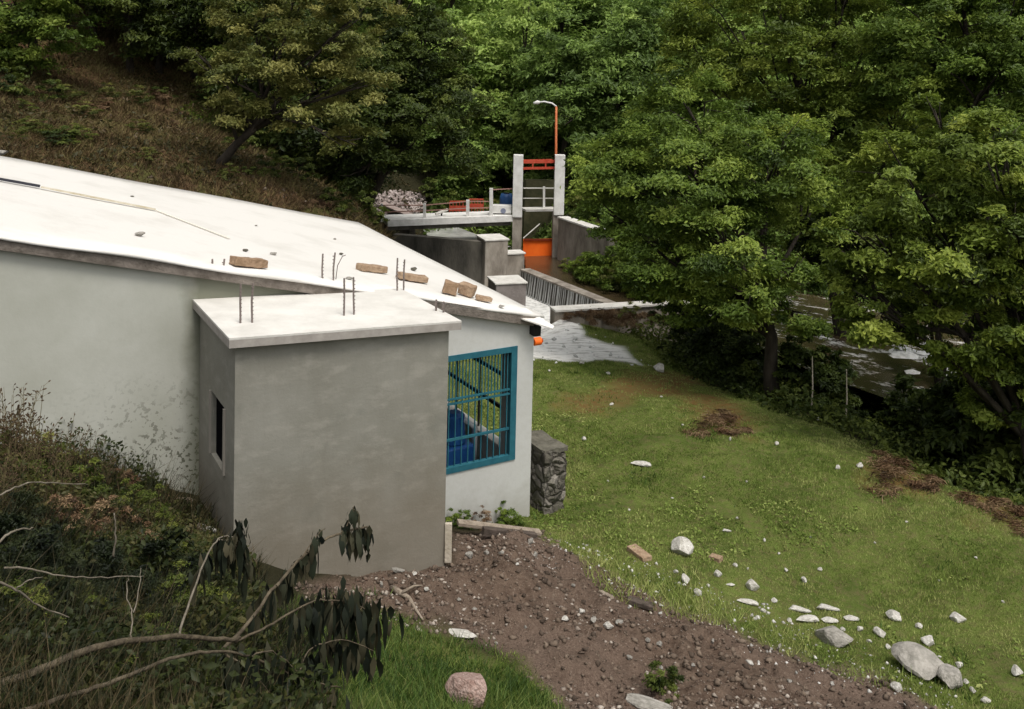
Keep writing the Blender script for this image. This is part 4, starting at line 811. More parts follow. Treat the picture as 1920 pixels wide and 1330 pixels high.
# left side
hero('olive yellow tree with an arching leaning trunk on the brown slope above the roof', g_(405, 300, 22.4), at(520, 190, 22),
     [L(430, 150, 22, 70), L(520, 90, 22, 90), L(620, 70, 22, 95), L(680, 30, 22.5, 70), L(480, 30, 22.5, 80), L(380, 110, 22, 45, .6), L(600, 180, 21.8, 85), L(530, 210, 21.8, 60, .6), L(660, 270, 21.6, 52, .7), L(560, -50, 22, 100), L(690, 160, 22, 50), L(430, 225, 22, 35, .5)],
     42000, .095, LF_YEL, .13, 9, name='olive_tree', bark=BARK, clumps=20, cr=.30, shell=.6, tmean=.5, tvar=.24)
hero('dense dark tree between the olive yellow tree and the footbridge', g_(668, 380, 27.5), at(770, 190, 27),
     [L(740, 130, 27, 90), L(800, 90, 27.5, 90), L(780, 230, 27, 100), L(700, 250, 26.5, 80), L(850, 290, 27, 55, .8), L(670, 330, 26.5, 45, .7), L(760, 285, 27, 65, .6), L(850, 190, 27.5, 70), L(750, 0, 28, 100)],
     62000, .115, LF_DARK, .2, 10, name='dark_tree', tmean=.55, tvar=.24)
hero('green leafy tree in the top left corner of the picture', g_(60, 130, 27), at(60, -20, 26), [L(40, 60, 25, 85), L(130, 50, 25, 55), L(0, 0, 25, 110), L(110, -40, 25, 90), L(10, 110, 25, 50, .6), L(-80, 60, 25, 100)], 36000, .11, LF_MID, .16, 11, tmean=.55)

# forest on the far hillside: four kinds, many individual trees
def kind_mesh(seed, lobes, n, size, m, **kw):
    cm = crown_mesh('crown', lobes, n, size, m, **kw); f = trunk_mb((0, 0, -.6), (0.1, 0, 4.2), .16, lobes[:5], seed=seed)
    me = bpy.data.meshes.new('trunk'); me.from_pydata(f.v, [], f.f); me.materials.append(BARK); return cm, me
KM = [kind_mesh(1, [(0, 0, 4.4, 1.9), (1.2, .4, 3.6, 1.3), (-1.3, .2, 3.7, 1.4), (.2, -1.1, 3.2, 1.3), (0, 1, 3.4, 1.3), (.3, .2, 5.6, 1.2), (-.5, -.8, 2.2, 1.1), (.9, -.6, 2.1, 1.0)], 17000, .18, LF_FAR, clumps=16, cr=.42),
      kind_mesh(2, [(0, 0, 3.8, 1.7), (1.5, 0, 3.1, 1.2), (-1.4, .5, 3.0, 1.3), (0, -1.2, 2.6, 1.3), (.6, .3, 4.9, 1.1), (-.9, -.3, 4.6, 1.0), (.1, -.5, 1.6, 1.2)], 16000, .17, LF_FAR, clumps=18, cr=.38, tmean=.42),
      kind_mesh(3, [(0, 0, 5.2, 1.5), (.8, .3, 4.0, 1.4), (-.8, -.2, 4.0, 1.3), (0, 0, 6.6, 1.0), (0, -.9, 3.0, 1.2), (.7, -.4, 2.0, 1.0), (-.8, -.4, 2.0, 1.0)], 16000, .17, LF_FAR, clumps=16, cr=.4, tmean=.6),
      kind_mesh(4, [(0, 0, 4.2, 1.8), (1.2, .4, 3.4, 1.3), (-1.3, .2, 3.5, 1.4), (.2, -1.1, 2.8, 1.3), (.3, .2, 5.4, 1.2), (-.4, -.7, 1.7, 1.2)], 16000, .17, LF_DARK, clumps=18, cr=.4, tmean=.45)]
GFAR = 'forest trees on the far hillside'
def forest(x, y, k, s, label, group, name='forest_tree'):
    t = link(bpy.data.objects.new(name, None)); t.location = (x, y, gz(x, y) - .2); t.scale = (s * rnd.uniform(.9, 1.1), s * rnd.uniform(.9, 1.1), s * rnd.uniform(.85, 1.15)); t.rotation_euler = (0, 0, rnd.uniform(0, 6.28)); tag(t, label, 'tree', group)
    for nm, me in zip(('crown', 'trunk'), KM[k]): c = link(bpy.data.objects.new(nm, me)); c.parent = t
def seen(x, y, h=6):
    z = gz(x, y); return abs(x) / y < .72
sp_ = 3.0; y = 35.5
while y < 74:
    st = sp_ * (1 + (y - 35) / 60); x = -y * .62
    while x < y * .95:
        xx, yy = x + rnd.uniform(-.9, .9) * st * .4, y + rnd.uniform(-.9, .9) * st * .4
        if not (-7 < xx < 1.2 and yy < 38) and not (xx < -6 and yy < 37):
            dark = xx < -.22 * yy
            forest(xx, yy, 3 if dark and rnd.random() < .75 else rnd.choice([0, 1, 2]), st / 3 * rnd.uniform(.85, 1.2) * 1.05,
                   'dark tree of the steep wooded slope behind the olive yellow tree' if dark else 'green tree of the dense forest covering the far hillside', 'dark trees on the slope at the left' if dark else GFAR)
        x += st
    y += st * .95
for px, Y, s_ in ((905, 38, .75), (950, 39.5, .85), (990, 41, .9), (1015, 38.5, .7), (860, 39, .8), (1060, 40, .9)):
    p = at(px, 300, Y); forest(p[0], p[1], rnd.choice([0, 2]), s_, 'green tree of the dense forest covering the far hillside', GFAR)
# dark trees standing at the upper edge of the brown slope
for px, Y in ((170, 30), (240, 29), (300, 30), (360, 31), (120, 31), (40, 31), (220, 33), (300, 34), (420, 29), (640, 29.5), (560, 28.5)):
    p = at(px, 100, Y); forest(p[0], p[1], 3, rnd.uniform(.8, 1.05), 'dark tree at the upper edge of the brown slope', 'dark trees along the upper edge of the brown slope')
for x_, y_, k_, sc_2 in ((12.5, 17.5, 1, .95), (15.5, 15.5, 0, 1.0), (18.5, 17.5, 2, 1.0), (17, 29.8, 0, 1.0), (20.5, 30, 1, 1.05), (24, 29, 2, 1.0), (27, 31, 0, 1.1), (14, 31.5, 1, 1.0), (22, 15, 1, 1.0)):
    forest(x_, y_, k_, sc_2, 'tree on the river bank beyond the near bright tree', 'trees along the river bank at the right')
# bushes
def bush_mesh(seed, n, size, m, h=1.0, **kw): return crown_mesh('foliage', [(0, 0, .45 * h, .5), (.32, .1, .32 * h, .36), (-.3, .12, .34 * h, .38), (.05, -.3, .3 * h, .36), (.0, .1, .75 * h, .3)], n, size, m, clumps=22, cr=.22, **kw)
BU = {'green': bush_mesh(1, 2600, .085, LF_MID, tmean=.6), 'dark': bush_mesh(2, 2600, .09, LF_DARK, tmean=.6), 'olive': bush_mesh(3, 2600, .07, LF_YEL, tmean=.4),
      'dry': bush_mesh(4, 2200, .08, leaf_mat('leaf_dry_brown', (.030, .018, .010), (.095, .052, .028), (.20, .13, .075), trans=.1), tmean=.5, asp=.22) if False else None}
LF_DRY = leaf_mat('leaf_dry_brown', (.050, .028, .014), (.15, .085, .045), (.30, .21, .12), trans=.1)
BU['dry'] = crown_mesh('foliage', [(0, 0, .2, .42, .5), (.6, .15, .12, .34, .4), (-.55, .2, .1, .3, .4), (.25, -.45, .08, .28, .35), (-.9, -.1, .05, .2, .3), (1.0, .3, .05, .22, .3)], 2800, .12, LF_DRY, clumps=40, cr=.34, asp=.09, tmean=.55, tvar=.3)
def bush(p, kind, s, label, group=None, name='bush', sz_=1.0):
    o = link(bpy.data.objects.new(name, BU[kind])); o.location = (p[0], p[1], gz(p[0], p[1]) - .05); o.scale = (s, s, s * sz_); o.rotation_euler = (0, 0, rnd.uniform(0, 6.28)); return tag(o, label, 'bush' if name == 'bush' else 'dead brush', group)
LF_SPOT = leaf_mat('leaf_weed_green', (0.03, 0.045, 0.006), (0.10, 0.135, 0.022), (0.22, 0.24, 0.05))
BU['weed'] = bush_mesh(6, 3000, .055, LF_SPOT, tmean=.55, asp=.4); BU['russet'] = bush_mesh(7, 2600, .06, LF_DRY, tmean=.45, asp=.35)
for px, py, s, l_ in ((1345, 806, .85, 'brown heap of dead brush at the top of the meadow left of the big trunk'), (1690, 905, .95, 'brown heap of dead brush at the shaded right side of the meadow'), (1880, 965, .8, 'brown heap of dead brush at the right edge of the picture')):
    bush(on_ground(px, py, hgt), 'dry', s, l_, name='brush_heap', sz_=.55)
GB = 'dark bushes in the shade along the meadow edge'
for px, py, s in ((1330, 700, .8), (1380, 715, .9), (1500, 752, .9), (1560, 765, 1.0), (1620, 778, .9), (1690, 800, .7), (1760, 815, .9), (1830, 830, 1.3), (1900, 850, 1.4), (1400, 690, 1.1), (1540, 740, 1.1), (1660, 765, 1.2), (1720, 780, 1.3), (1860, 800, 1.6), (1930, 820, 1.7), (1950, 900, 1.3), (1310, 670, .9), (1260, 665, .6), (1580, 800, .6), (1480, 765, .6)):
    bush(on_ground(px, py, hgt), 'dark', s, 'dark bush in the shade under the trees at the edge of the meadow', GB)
GV = 'green bushes on the banks around the dam'
for px, py, Y, s, k in ((815, 350, 35, .8, 'dark'), (820, 372, 34.5, .7, 'green'), (1100, 505, 28.6, 1.0, 'green'), (1130, 520, 28.2, 1.3, 'green'), (1160, 535, 28, 1.5, 'green'), (1180, 500, 29, 1.7, 'green'), (1090, 405, 33, 1.2, 'olive'), (1120, 400, 33, 1.6, 'green'), (1075, 380, 34.5, 1.3, 'green'), (1060, 360, 36, 1.5, 'green'), (1200, 560, 27.5, 1.2, 'green'),
                       (1010, 395, 36, 1.3, 'green'), (960, 380, 36.5, 1.4, 'green'), (920, 372, 36, 1.2, 'olive'), (860, 368, 36, 1.3, 'dark'), (820, 360, 36, 1.3, 'dark'), (1085, 600, 24.6, .5, 'dry'), (1120, 612, 24.3, .7, 'dry'), (1155, 615, 24.3, .7, 'dry'), (1180, 625, 24.2, .55, 'olive'), (1215, 620, 24.2, .7, 'dry'), (1250, 630, 24, .8, 'dark'), (1300, 620, 24.2, 1.1, 'green'), (1350, 630, 24, 1.1, 'green'), (1400, 650, 23.4, 1.0, 'green'), (1062, 482, 30.2, .45, 'olive'), (1075, 492, 29.6, .6, 'green'), (1092, 500, 29.1, .7, 'olive'), (1108, 508, 28.6, .8, 'green'), (1125, 520, 28.0, .9, 'green'), (1140, 540, 27.2, .8, 'olive'), (1165, 550, 27.2, 1.1, 'green'), (1110, 480, 29.2, .9, 'olive'), (1085, 500, 29.4, .7, 'green'), (1130, 490, 28.7, 1.2, 'green'), (1150, 450, 29.5, 1.4, 'green'), (1110, 420, 31, 1.2, 'green')):
    p = at(px, py, Y); o = bush(p, k, s, 'bush on the river bank beside the concrete dam works', GV); o.location.z = max(o.location.z, ZP - .12)

for _ in range(46):
    px, py = rnd.uniform(-20, 560), rnd.uniform(170, 330)
    if py > 265 + px * .18 or (130 < px < 420 and 215 < py < 280 + px * .1 and rnd.random() < .6): continue
    bush(on_ground(px, py, hgt), rnd.choice(['olive', 'weed', 'dark', 'dark', 'russet']), rnd.uniform(.35, .8), 'low scrub bush on the brown slope behind the roof', 'scrub on the brown slope', sz_=.6)
for px, py, s, k in ((650, 408, .5, 'olive'), (700, 420, .6, 'dark'), (590, 385, .5, 'dry'), (630, 395, .7, 'dark'), (690, 400, .8, 'dark'), (560, 340, .8, 'dark'), (500, 330, .7, 'dark'), (480, 290, .9, 'dark'), (600, 330, 1.0, 'dark'), (640, 350, 1.1, 'dark'), (540, 290, 1.2, 'dark'), (290, 180, .7, 'dry'), (320, 215, .6, 'dry'), (200, 190, .6, 'olive'), (260, 200, .7, 'olive'), (150, 200, .5, 'dry'), (430, 340, .5, 'olive'), (360, 300, .4, 'dry'), (90, 190, .7, 'dark'), (20, 180, .9, 'dark')):
    bush(on_ground(px, py, hgt), k, s, 'low scrub bush on the brown slope behind the roof', 'scrub on the brown slope')
bush(on_ground(1245, 1300, hgt), 'dark', .32, 'small dark green bush growing on the dirt slope above the pale flat boulder')
bush(hp(-1.15, -.14, 0), 'green', .30, 'small green weed clump against the white wall under the teal window')
bush(hp(-.45, -.14, 0), 'green', .36, 'green weed clump against the white wall near its right corner')
bush(hp(-.82, -.16, 0), 'russet', .30, 'dry brown weeds between the two green clumps under the teal window')

# pink grey rubble bank upstream of the footbridge
rp = [at(690, 372, 35), at(700, 345, 37), at(760, 345, 38), at(800, 380, 35.5), at(765, 405, 33.5), at(720, 398, 33.8)]
f = MB(); cen = at(745, 375, 35.6)
for k in range(700):
    px, py = rnd.uniform(696, 800), rnd.uniform(342, 408)
    if (px - 748) ** 2 / 52 ** 2 + (py - 384) ** 2 / 24 ** 2 > 1: continue
    p = on_ground(px, py, hgt, near=26) + Z * .06; s = rnd.uniform(.03, .15); dv = [np.array([rnd.uniform(-1, 1), rnd.uniform(-1, 1), rnd.uniform(-1, 1)]) for _ in range(2)]
    a1 = dv[0] / np.linalg.norm(dv[0]); a2 = np.cross(a1, dv[1]); a2 /= np.linalg.norm(a2); f.box(p, (s, s * .8, s * .6), (a1, a2, np.cross(a1, a2)))
f.build('rubble', mat('pinkish_rubble', (.20, .155, .14), .9, (.50, .43, .41), 3.5, 5, .6, 12))['kind'] = 'stuff'

# ------------------------------------------------------------ ground cover
def blades(n, region, hmin, hmax, wid, mask, m, name, tmean=.5, patch=None, lean=.45, tvar=.18, zoff=0.0):
    (x0, x1), (y0, y1) = region; Xs, Ys = [], []
    X = rng.uniform(x0, x1, n); Y = y0 + (y1 - y0) * rng.uniform(0, 1, n) ** 1.35
    k = (np.abs(X) < Y * .60 + .5); X, Y = X[k], Y[k]; k = mask(X, Y); X, Y = X[k], Y[k]
    zz = hgt(X, Y); k = len(X); a_ = rng.uniform(0, 6.283, k); hh = rng.uniform(hmin, hmax, k) * (1 + (vnoise(X, Y, 2.0, 12) * .9 + vnoise(X, Y, .7, 13) * .6)); hh = np.maximum(hh, hmin * .4)
    ww = wid * (0.6 + Y / 14); dx, dy = np.cos(a_), np.sin(a_); ln = rng.normal(0, lean, (k, 2)) * hh[:, None]
    V_ = np.empty((k, 3, 3)); V_[:, 0] = np.stack([X - dx * ww, Y - dy * ww, zz - .01 + zoff], 1); V_[:, 1] = np.stack([X + dx * ww, Y + dy * ww, zz - .01 + zoff], 1); V_[:, 2] = np.stack([X + ln[:, 0], Y + ln[:, 1], zz + hh + zoff], 1)
    T_ = np.clip(tmean + vnoise(X, Y, .8, 21) * .6 + vnoise(X, Y, 3, 22) * .5 + vnoise(X, Y, 9, 23) * .45 + rng.normal(0, tvar, k), 0, 1)
    o = link(bpy.data.objects.new(name, np_mesh(name, V_.reshape(-1, 3), np.arange(k * 3).reshape(-1, 3), m, np.repeat(T_, 3)))); o['kind'] = 'stuff'; return o
GRASS = leaf_mat('grass_blades', (0.090, 0.140, 0.022), (0.195, 0.262, 0.054), (0.39, 0.41, 0.145), trans=.25, rough=.7, objvar=0)
LUSHM = leaf_mat('lush_blades', (0.028, 0.060, 0.010), (0.075, 0.135, 0.022), (0.19, 0.23, 0.06), trans=.3, rough=.6, objvar=0)
WEEDM = leaf_mat('weed_blades', (0.006, 0.009, 0.004), (0.026, 0.030, 0.010), (0.10, 0.072, 0.036), trans=.2, rough=.7, objvar=0)
def lawn_mask(X, Y):
    d, b_, p, h = masks(X, Y); e_ = edge_dist(X, Y, LAWN) + vnoise(X, Y, 1.5, 9) * .8
    hx = (X - C0[0]) * U[0] + (Y - C0[1]) * U[1]; hv = (X - C0[0]) * V[0] + (Y - C0[1]) * V[1]
    return (e_ > -.2) & (rng.uniform(0, 1, len(X)) > (vnoise(X, Y, 1.1, 81) + vnoise(X, Y, 3.6, 82) + vnoise(X, Y, 9, 83) * .6 - .22) * 2.6) & (rng.uniform(0, 1, len(X)) > d * 1.1) & (rng.uniform(0, 1, len(X)) > b_ * .8) & (p < .3) & ~((hx < .02) & (hv > 0) & (hv < 6.6)) & (X > -1.2)
blades(520000, ((-1.5, 9), (7.5, 27)), .012, .036, .0050, lawn_mask, GRASS, 'meadow_grass')
blades(90000, ((-4.5, 1.2), (4.6, 9.6)), .03, .10, .0045, lambda X, Y: (edge_dist(X, Y, LUSH) + vnoise(X, Y, 1.5, 9) * .7 + vnoise(X, Y, 5, 84) * .5 - rng.uniform(0, .35, len(X)) > -.1), LUSHM, 'lush_grass', lean=.75, tvar=.28)
TUFT = [on_ground(*p) for p in ((1060, 1030), (1180, 1060), (1280, 1090), (1400, 1150), (1600, 1225), (1780, 1300), (1850, 1330), (1700, 1300), (1450, 1215), (1300, 1160), (1180, 1110), (1080, 1050))]
blades(26000, ((-0.5, 6), (7.5, 12)), .04, .11, .0045, lambda X, Y: (edge_dist(X, Y, TUFT) + vnoise(X, Y, 2.5, 31) * .5 > .0), GRASS, 'edge_grass', tmean=.75, lean=.6)
WEEDP = [(-6.2, 9.0), (-3.2, 9.9), (-2.6, 9.4), (-2.5, 7.6), (-1.2, 7.0), (-.8, 5.0), (-.5, 3), (-9, 3), (-9, 9)]
def ann(X, Y):
    hx = (X - C0[0]) * U[0] + (Y - C0[1]) * U[1]; hv = (X - C0[0]) * V[0] + (Y - C0[1]) * V[1]
    return ~((hx < AR + .05) & (hx > AL - .03) & (hv > AV - .03)) & (hv < -.02)
blades(75000, ((-6, .2), (3.4, 10.2)), .08, .30, .0045, lambda X, Y: (edge_dist(X, Y, WEEDP) + vnoise(X, Y, 1.2, 33) > -.1) & (edge_dist(X, Y, LUSH) < .5) & ann(X, Y), WEEDM, 'undergrowth', lean=.6, tvar=.25, tmean=.45)
blades(120000, ((-14, 0), (16.5, 34)), .05, .22, .0055, lambda X, Y: (edge_dist(X, Y, HILLP) + vnoise(X, Y, .8, 34) * 2.5 > -1) & ~(((X - C0[0]) * V[0] + (Y - C0[1]) * V[1]) < 6.7), leaf_mat('dry_hill_blades', (.035, .024, .010), (.12, .078, .036), (.17, .15, .055), trans=.1, rough=.8, objvar=0), 'hillside_grass', lean=.9, tvar=.25)
# pebbles on the dirt
def pebbles(n, region, mask, smin, smax, m, name):
    (x0, x1), (y0, y1) = region; X = rng.uniform(x0, x1, n); Y = rng.uniform(y0, y1, n); k = mask(X, Y); X, Y = X[k], Y[k]; k = len(X); zz = hgt(X, Y)
    O_ = np.array([[1, 0, 0], [-1, 0, 0], [0, 1, 0], [0, -1, 0], [0, 0, 1], [0, 0, -1]]) ; Fo = np.array([[0, 2, 4], [2, 1, 4], [1, 3, 4], [3, 0, 4], [2, 0, 5], [1, 2, 5], [3, 1, 5], [0, 3, 5]])
    s = smin + (smax - smin) * rng.uniform(0, 1, k) ** 3.5; V_ = O_[None] * (rng.uniform(.55, 1.2, (k, 6, 1))) * s[:, None, None] * .5; a_ = rng.uniform(0, 6.28, k); c_, s_ = np.cos(a_)[:, None], np.sin(a_)[:, None]
    V2 = V_.copy(); V2[:, :, 0] = V_[:, :, 0] * c_ - V_[:, :, 1] * s_; V2[:, :, 1] = V_[:, :, 0] * s_ + V_[:, :, 1] * c_; V2[:, :, 2] *= .7; V2[:, :, 2] += rng.normal(0, .1, (k, 6)) * s[:, None]
    V2 += np.stack([X, Y, zz + s * .1], 1)[:, None]; Fq = (np.arange(k)[:, None, None] * 6 + Fo[None]).reshape(-1, 3)
    o = link(bpy.data.objects.new(name, np_mesh(name, V2.reshape(-1, 3), Fq, m, np.repeat(rng.uniform(0, 1, k), 6)))); o['kind'] = 'stuff'; return o
PEB = leaf_mat('pebble', (.10, .065, .048), (.15, .115, .09), (.40, .35, .30), trans=0, rough=.95, objvar=0)
dm = lambda X, Y: (edge_dist(X, Y, DIRT) + vnoise(X, Y, 2, 41) * .3 > 0) & (rng.uniform(0, 1, len(X)) < .35 + vnoise(X, Y, 1.6, 42) * 1.2)
CLOD = leaf_mat('dirt_clod', (.055, .040, .030), (.11, .082, .062), (.19, .145, .11), trans=0, rough=1, objvar=0)
pebbles(9000, ((-3, 5.5), (6.4, 12)), lambda X, Y: (edge_dist(X, Y, DIRT) + vnoise(X, Y, 2, 44) * .4 > 0), .02, .10, CLOD, 'dirt_clods')
pebbles(36000, ((-3, 5.5), (6.4, 12)), dm, .012, .075, PEB, 'gravel')
pebbles(3500, ((-.2, 7), (8, 12.5)), lambda X, Y: (edge_dist(X, Y, TUFT) + .25 + vnoise(X, Y, 2, 43) * .5 > 0), .015, .07, leaf_mat('pale_pebble', (.25, .24, .22), (.42, .41, .38), (.62, .60, .57), trans=0, rough=.9, objvar=0), 'pale_gravel')
pebbles(500, ((-.6, 5), (20, 28)), lambda X, Y: edge_dist(X, Y, PALE) > -.3, .03, .16, leaf_mat('spill_pebble', (.32, .32, .30), (.6, .6, .58), (.8, .8, .78), trans=0, rough=.9, objvar=0), 'pale_rubble')
pebbles(5000, ((-12, 0), (16, 27)), lambda X, Y: (edge_dist(X, Y, HILLP) > -.5) & (vnoise(X, Y, .7, 51) > .05), .02, .16, leaf_mat('hill_stone', (.06, .045, .03), (.13, .10, .07), (.30, .25, .20), trans=0, rough=.95, objvar=0), 'hillside_rubble')
# low broad weeds in the meadow and the left bank, as leaf litter
def litter(n, region, mask, size, m, name, up=.8, h=.08, asp=.5, tmean=.5):
    (x0, x1), (y0, y1) = region; X = rng.uniform(x0, x1, n); Y = rng.uniform(y0, y1, n); k = mask(X, Y) & (np.abs(X) < Y * .62 + .6); X, Y = X[k], Y[k]; zz = hgt(X, Y) + rng.uniform(0, 1, len(X)) ** 1.5 * h * (1 + vnoise(X, Y, 1.3, 61) * 1.6)
    N_ = rng.normal(size=(len(X), 3)) * .6; N_[:, 2] += up; V_, F_, T_ = leaves(np.stack([X, Y, zz], 1), N_, size, np.clip(tmean + vnoise(X, Y, 1.1, 62) * .8 + rng.normal(0, .15, len(X)), 0, 1), asp)
    o = link(bpy.data.objects.new(name, np_mesh(name, V_, F_, m, T_))); o['kind'] = 'stuff'; return o
litter(120000, ((-7, .3), (3.4, 10.2)), lambda X, Y: (edge_dist(X, Y, WEEDP) + vnoise(X, Y, 1.2, 33) > .0) & (edge_dist(X, Y, LUSH) < .3) & ann(X, Y), .05, leaf_mat('bank_leaves', (.010, .018, .005), (.045, .058, .014), (.13, .11, .04), objvar=0), 'leafy_ground_cover', h=.28)
litter(46000, ((-.5, 8), (9, 20)), lambda X, Y: lawn_mask(X, Y) & (vnoise(X, Y, .55, 63) + vnoise(X, Y, 2.2, 65) * .7 + vnoise(X, Y, 6, 66) * .5 + (2.5 - X) * .06 > .22), .045, GRASS, 'clover', h=.05, tmean=.42)
blades(26000, ((-.5, 9), (8.5, 22)), .04, .10, .006, lambda X, Y: lawn_mask(X, Y) & (vnoise(X, Y, 1.7, 71) + vnoise(X, Y, 5, 72) * .8 > .42), LUSHM, 'grass_tufts', lean=.6, tmean=.35)
litter(60000, ((3, 14), (13, 28)), lambda X, Y: (edge_dist(X, Y, LAWN) < .3), .10, LF_DARK, 'bank_ground_cover', h=.4)
litter(42000, ((-16, -1), (17, 36)), lambda X, Y: ~(((X - C0[0]) * V[0] + (Y - C0[1]) * V[1]) < 6.7) & (vnoise(X, Y, .9, 64) > -.12), .10, leaf_mat('hill_litter', (.020, .022, .008), (.060, .058, .020), (.13, .09, .045), objvar=0), 'hillside_litter', h=.2)
litter(26000, ((-10, -2.6), (27, 37)), lambda X, Y: (X < -3.4 - (Y < 31) * .8) & ~((np.abs(960 + X / Y * 1750 - 748) < 52)), .12, LF_MID, 'channel_bank_cover', h=.06)
litter(60000, ((-3, 14), (28, 40)), lambda X, Y: (Y > 33) | (X > 3.1), .16, LF_FAR, 'far_bank_cover', h=.5)

# ------------------------------------------------------------ shaded bank: tall bushes and saplings between the meadow and the river
GT = 'tall shade bushes between the meadow and the river'
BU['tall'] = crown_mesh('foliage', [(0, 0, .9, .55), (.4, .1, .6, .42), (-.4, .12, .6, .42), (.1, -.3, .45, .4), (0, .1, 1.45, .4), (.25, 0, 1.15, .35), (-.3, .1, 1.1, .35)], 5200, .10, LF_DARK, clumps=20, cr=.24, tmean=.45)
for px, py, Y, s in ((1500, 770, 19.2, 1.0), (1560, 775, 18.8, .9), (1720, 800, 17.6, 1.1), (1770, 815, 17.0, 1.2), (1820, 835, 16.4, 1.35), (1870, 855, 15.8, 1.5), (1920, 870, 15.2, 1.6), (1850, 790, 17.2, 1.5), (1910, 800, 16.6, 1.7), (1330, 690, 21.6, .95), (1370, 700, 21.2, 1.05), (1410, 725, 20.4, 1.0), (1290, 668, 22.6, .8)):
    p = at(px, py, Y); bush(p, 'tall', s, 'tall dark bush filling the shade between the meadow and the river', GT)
for px, Y in ((1520, 18.3), (1585, 17.9)):
    p = at(px, 800, Y); z = gz(p[0], p[1]); f = MB(); f.tube([(p[0], p[1], z - .1), (p[0] + .01, p[1], z + .55), (p[0] - .02, p[1], z + 1.15)], [.018, .014, .008], 6); o = f.build('fence_stake', CREAMW, None)
    tag(o, 'thin pale stake standing in the shaded grass, ' + ('nearer the big trunk' if px == 1520 else 'the farther one from the big trunk'), 'stake')

# ------------------------------------------------------------ left bank plants
def weed_mesh(seed, hgt_, nst, heads=True):
    R_ = random.Random(seed); f = MB(); h = MB()
    for k in range(nst):
        a_ = R_.uniform(0, 6.28); r0 = R_.uniform(0, .12); p0 = np.array([math.cos(a_) * r0, math.sin(a_) * r0, -.03]); ln = np.array([math.cos(a_), math.sin(a_), 0]) * R_.uniform(.02, .28) * hgt_; hh = hgt_ * R_.uniform(.6, 1.1)
        p1 = p0 + ln * .35 + Z * hh * .55; p2 = p0 + ln + Z * hh; f.tube([p0, p1, p2], [.0045, .0035, .002], 4, cap=False)
        for j in range(R_.randint(5, 10)):
            t = R_.uniform(.45, 1.0); q0 = p1 + (p2 - p1) * (t - .45) / .55; d = np.array([R_.uniform(-1, 1), R_.uniform(-1, 1), R_.uniform(.2, 1.2)]); d /= np.linalg.norm(d); q1 = q0 + d * R_.uniform(.03, .09)
            f.tube([q0, q1], [.002, .0015], 3, cap=False); h.tube([q1 - d * .006, q1 + d * .012, q1 + d * .03], [.003, .009, .003], 5)
    return f, h
STEM = mat('dry_stem', (.07, .055, .025), .9, (.16, .13, .06), 12); HEAD = mat('seed_head', (.035, .022, .012), .95, (.10, .065, .035), 20)
WM = []
for sd_ in range(3):
    f, h = weed_mesh(sd_, 1.0, 16); f.add(h.v, h.f, 1); a1 = f.build('seeding_weed', [STEM, HEAD]); WM.append(a1.data); bpy.data.objects.remove(a1)
GW = 'tall weeds with dark seed heads in front of the white wall'
for px, py, s in ((10, 910, 1.0), (45, 905, 1.05), (85, 915, .8), (120, 915, .75), (160, 915, .65), (-30, 900, 1.1), (195, 930, .55), (30, 960, .8), (100, 970, .7), (215, 935, .45), (60, 930, .9), (140, 960, .6), (25, 880, .9), (0, 1000, .8)):
    p = on_ground(px, py, hgt, near=3.5); t = link(bpy.data.objects.new('seeding_weed', rnd.choice(WM))); t.location = (p[0], p[1], gz(p[0], p[1])); t.scale = (s * .9, s * .9, s * .8); t.rotation_euler = (0, 0, rnd.uniform(0, 6)); tag(t, 'tall thin weed with dark seed heads standing in front of the white wall', 'weed', GW)
BU['bankdark'] = bush_mesh(8, 3200, .075, leaf_mat('leaf_blackish_green', (.006, .010, .005), (.020, .030, .010), (.06, .07, .025)), tmean=.5, asp=.35)  # low bushes with near-black green leaves
GL = 'mixed low bushes on the bank left of the annexe'
for _ in range(46):
    px, py = rnd.uniform(-20, 620), rnd.uniform(1060, 1330)
    if px > 330 + (py - 1060) * 1.2: continue
    bush(on_ground(px, py, hgt, near=3.0), rnd.choice(['bankdark', 'bankdark', 'bankdark', 'weed', 'weed']), rnd.uniform(.2, .36) * (1330 - py + 260) / 330, 'low wild bush among the tangled growth left of the grey annexe', GL)
for px, py, s, k in ((60, 940, .45, 'weed'), (150, 955, .5, 'weed'), (250, 965, .38, 'weed'), (285, 985, .4, 'weed'), (230, 935, .35, 'russet'), (200, 1000, .4, 'russet'), (310, 1010, .32, 'weed'), (120, 1010, .42, 'russet'), (30, 1010, .45, 'bankdark'), (340, 1050, .3, 'russet'), (270, 1050, .35, 'russet'),
                    (90, 1080, .45, 'bankdark'), (180, 1100, .42, 'bankdark'), (10, 1120, .4, 'bankdark'), (260, 1130, .35, 'bankdark'), (340, 1120, .3, 'weed'), (400, 1110, .28, 'weed'), (440, 1130, .25, 'weed'), (100, 1180, .35, 'bankdark'), (200, 1200, .35, 'bankdark'), (300, 1220, .33, 'bankdark'), (400, 1230, .3, 'bankdark'),
                    (480, 1250, .28, 'bankdark'), (30, 1250, .3, 'bankdark'), (140, 1290, .28, 'bankdark'), (260, 1300, .28, 'bankdark'), (370, 1310, .26, 'weed'), (460, 1310, .24, 'bankdark'), (540, 1300, .26, 'weed'), (560, 1230, .22, 'bankdark'), (620, 1290, .22, 'weed'), (380, 1070, .22, 'russet'), (160, 900, .35, 'olive'), (80, 890, .5, 'olive'), (0, 900, .5, 'olive'), (240, 915, .2, 'russet'), (290, 925, .25, 'dark'), (300, 945, .2, 'russet')):
    bush(on_ground(px, py, hgt, near=3.0), k, s, 'low wild bush among the tangled growth left of the grey annexe', GL)

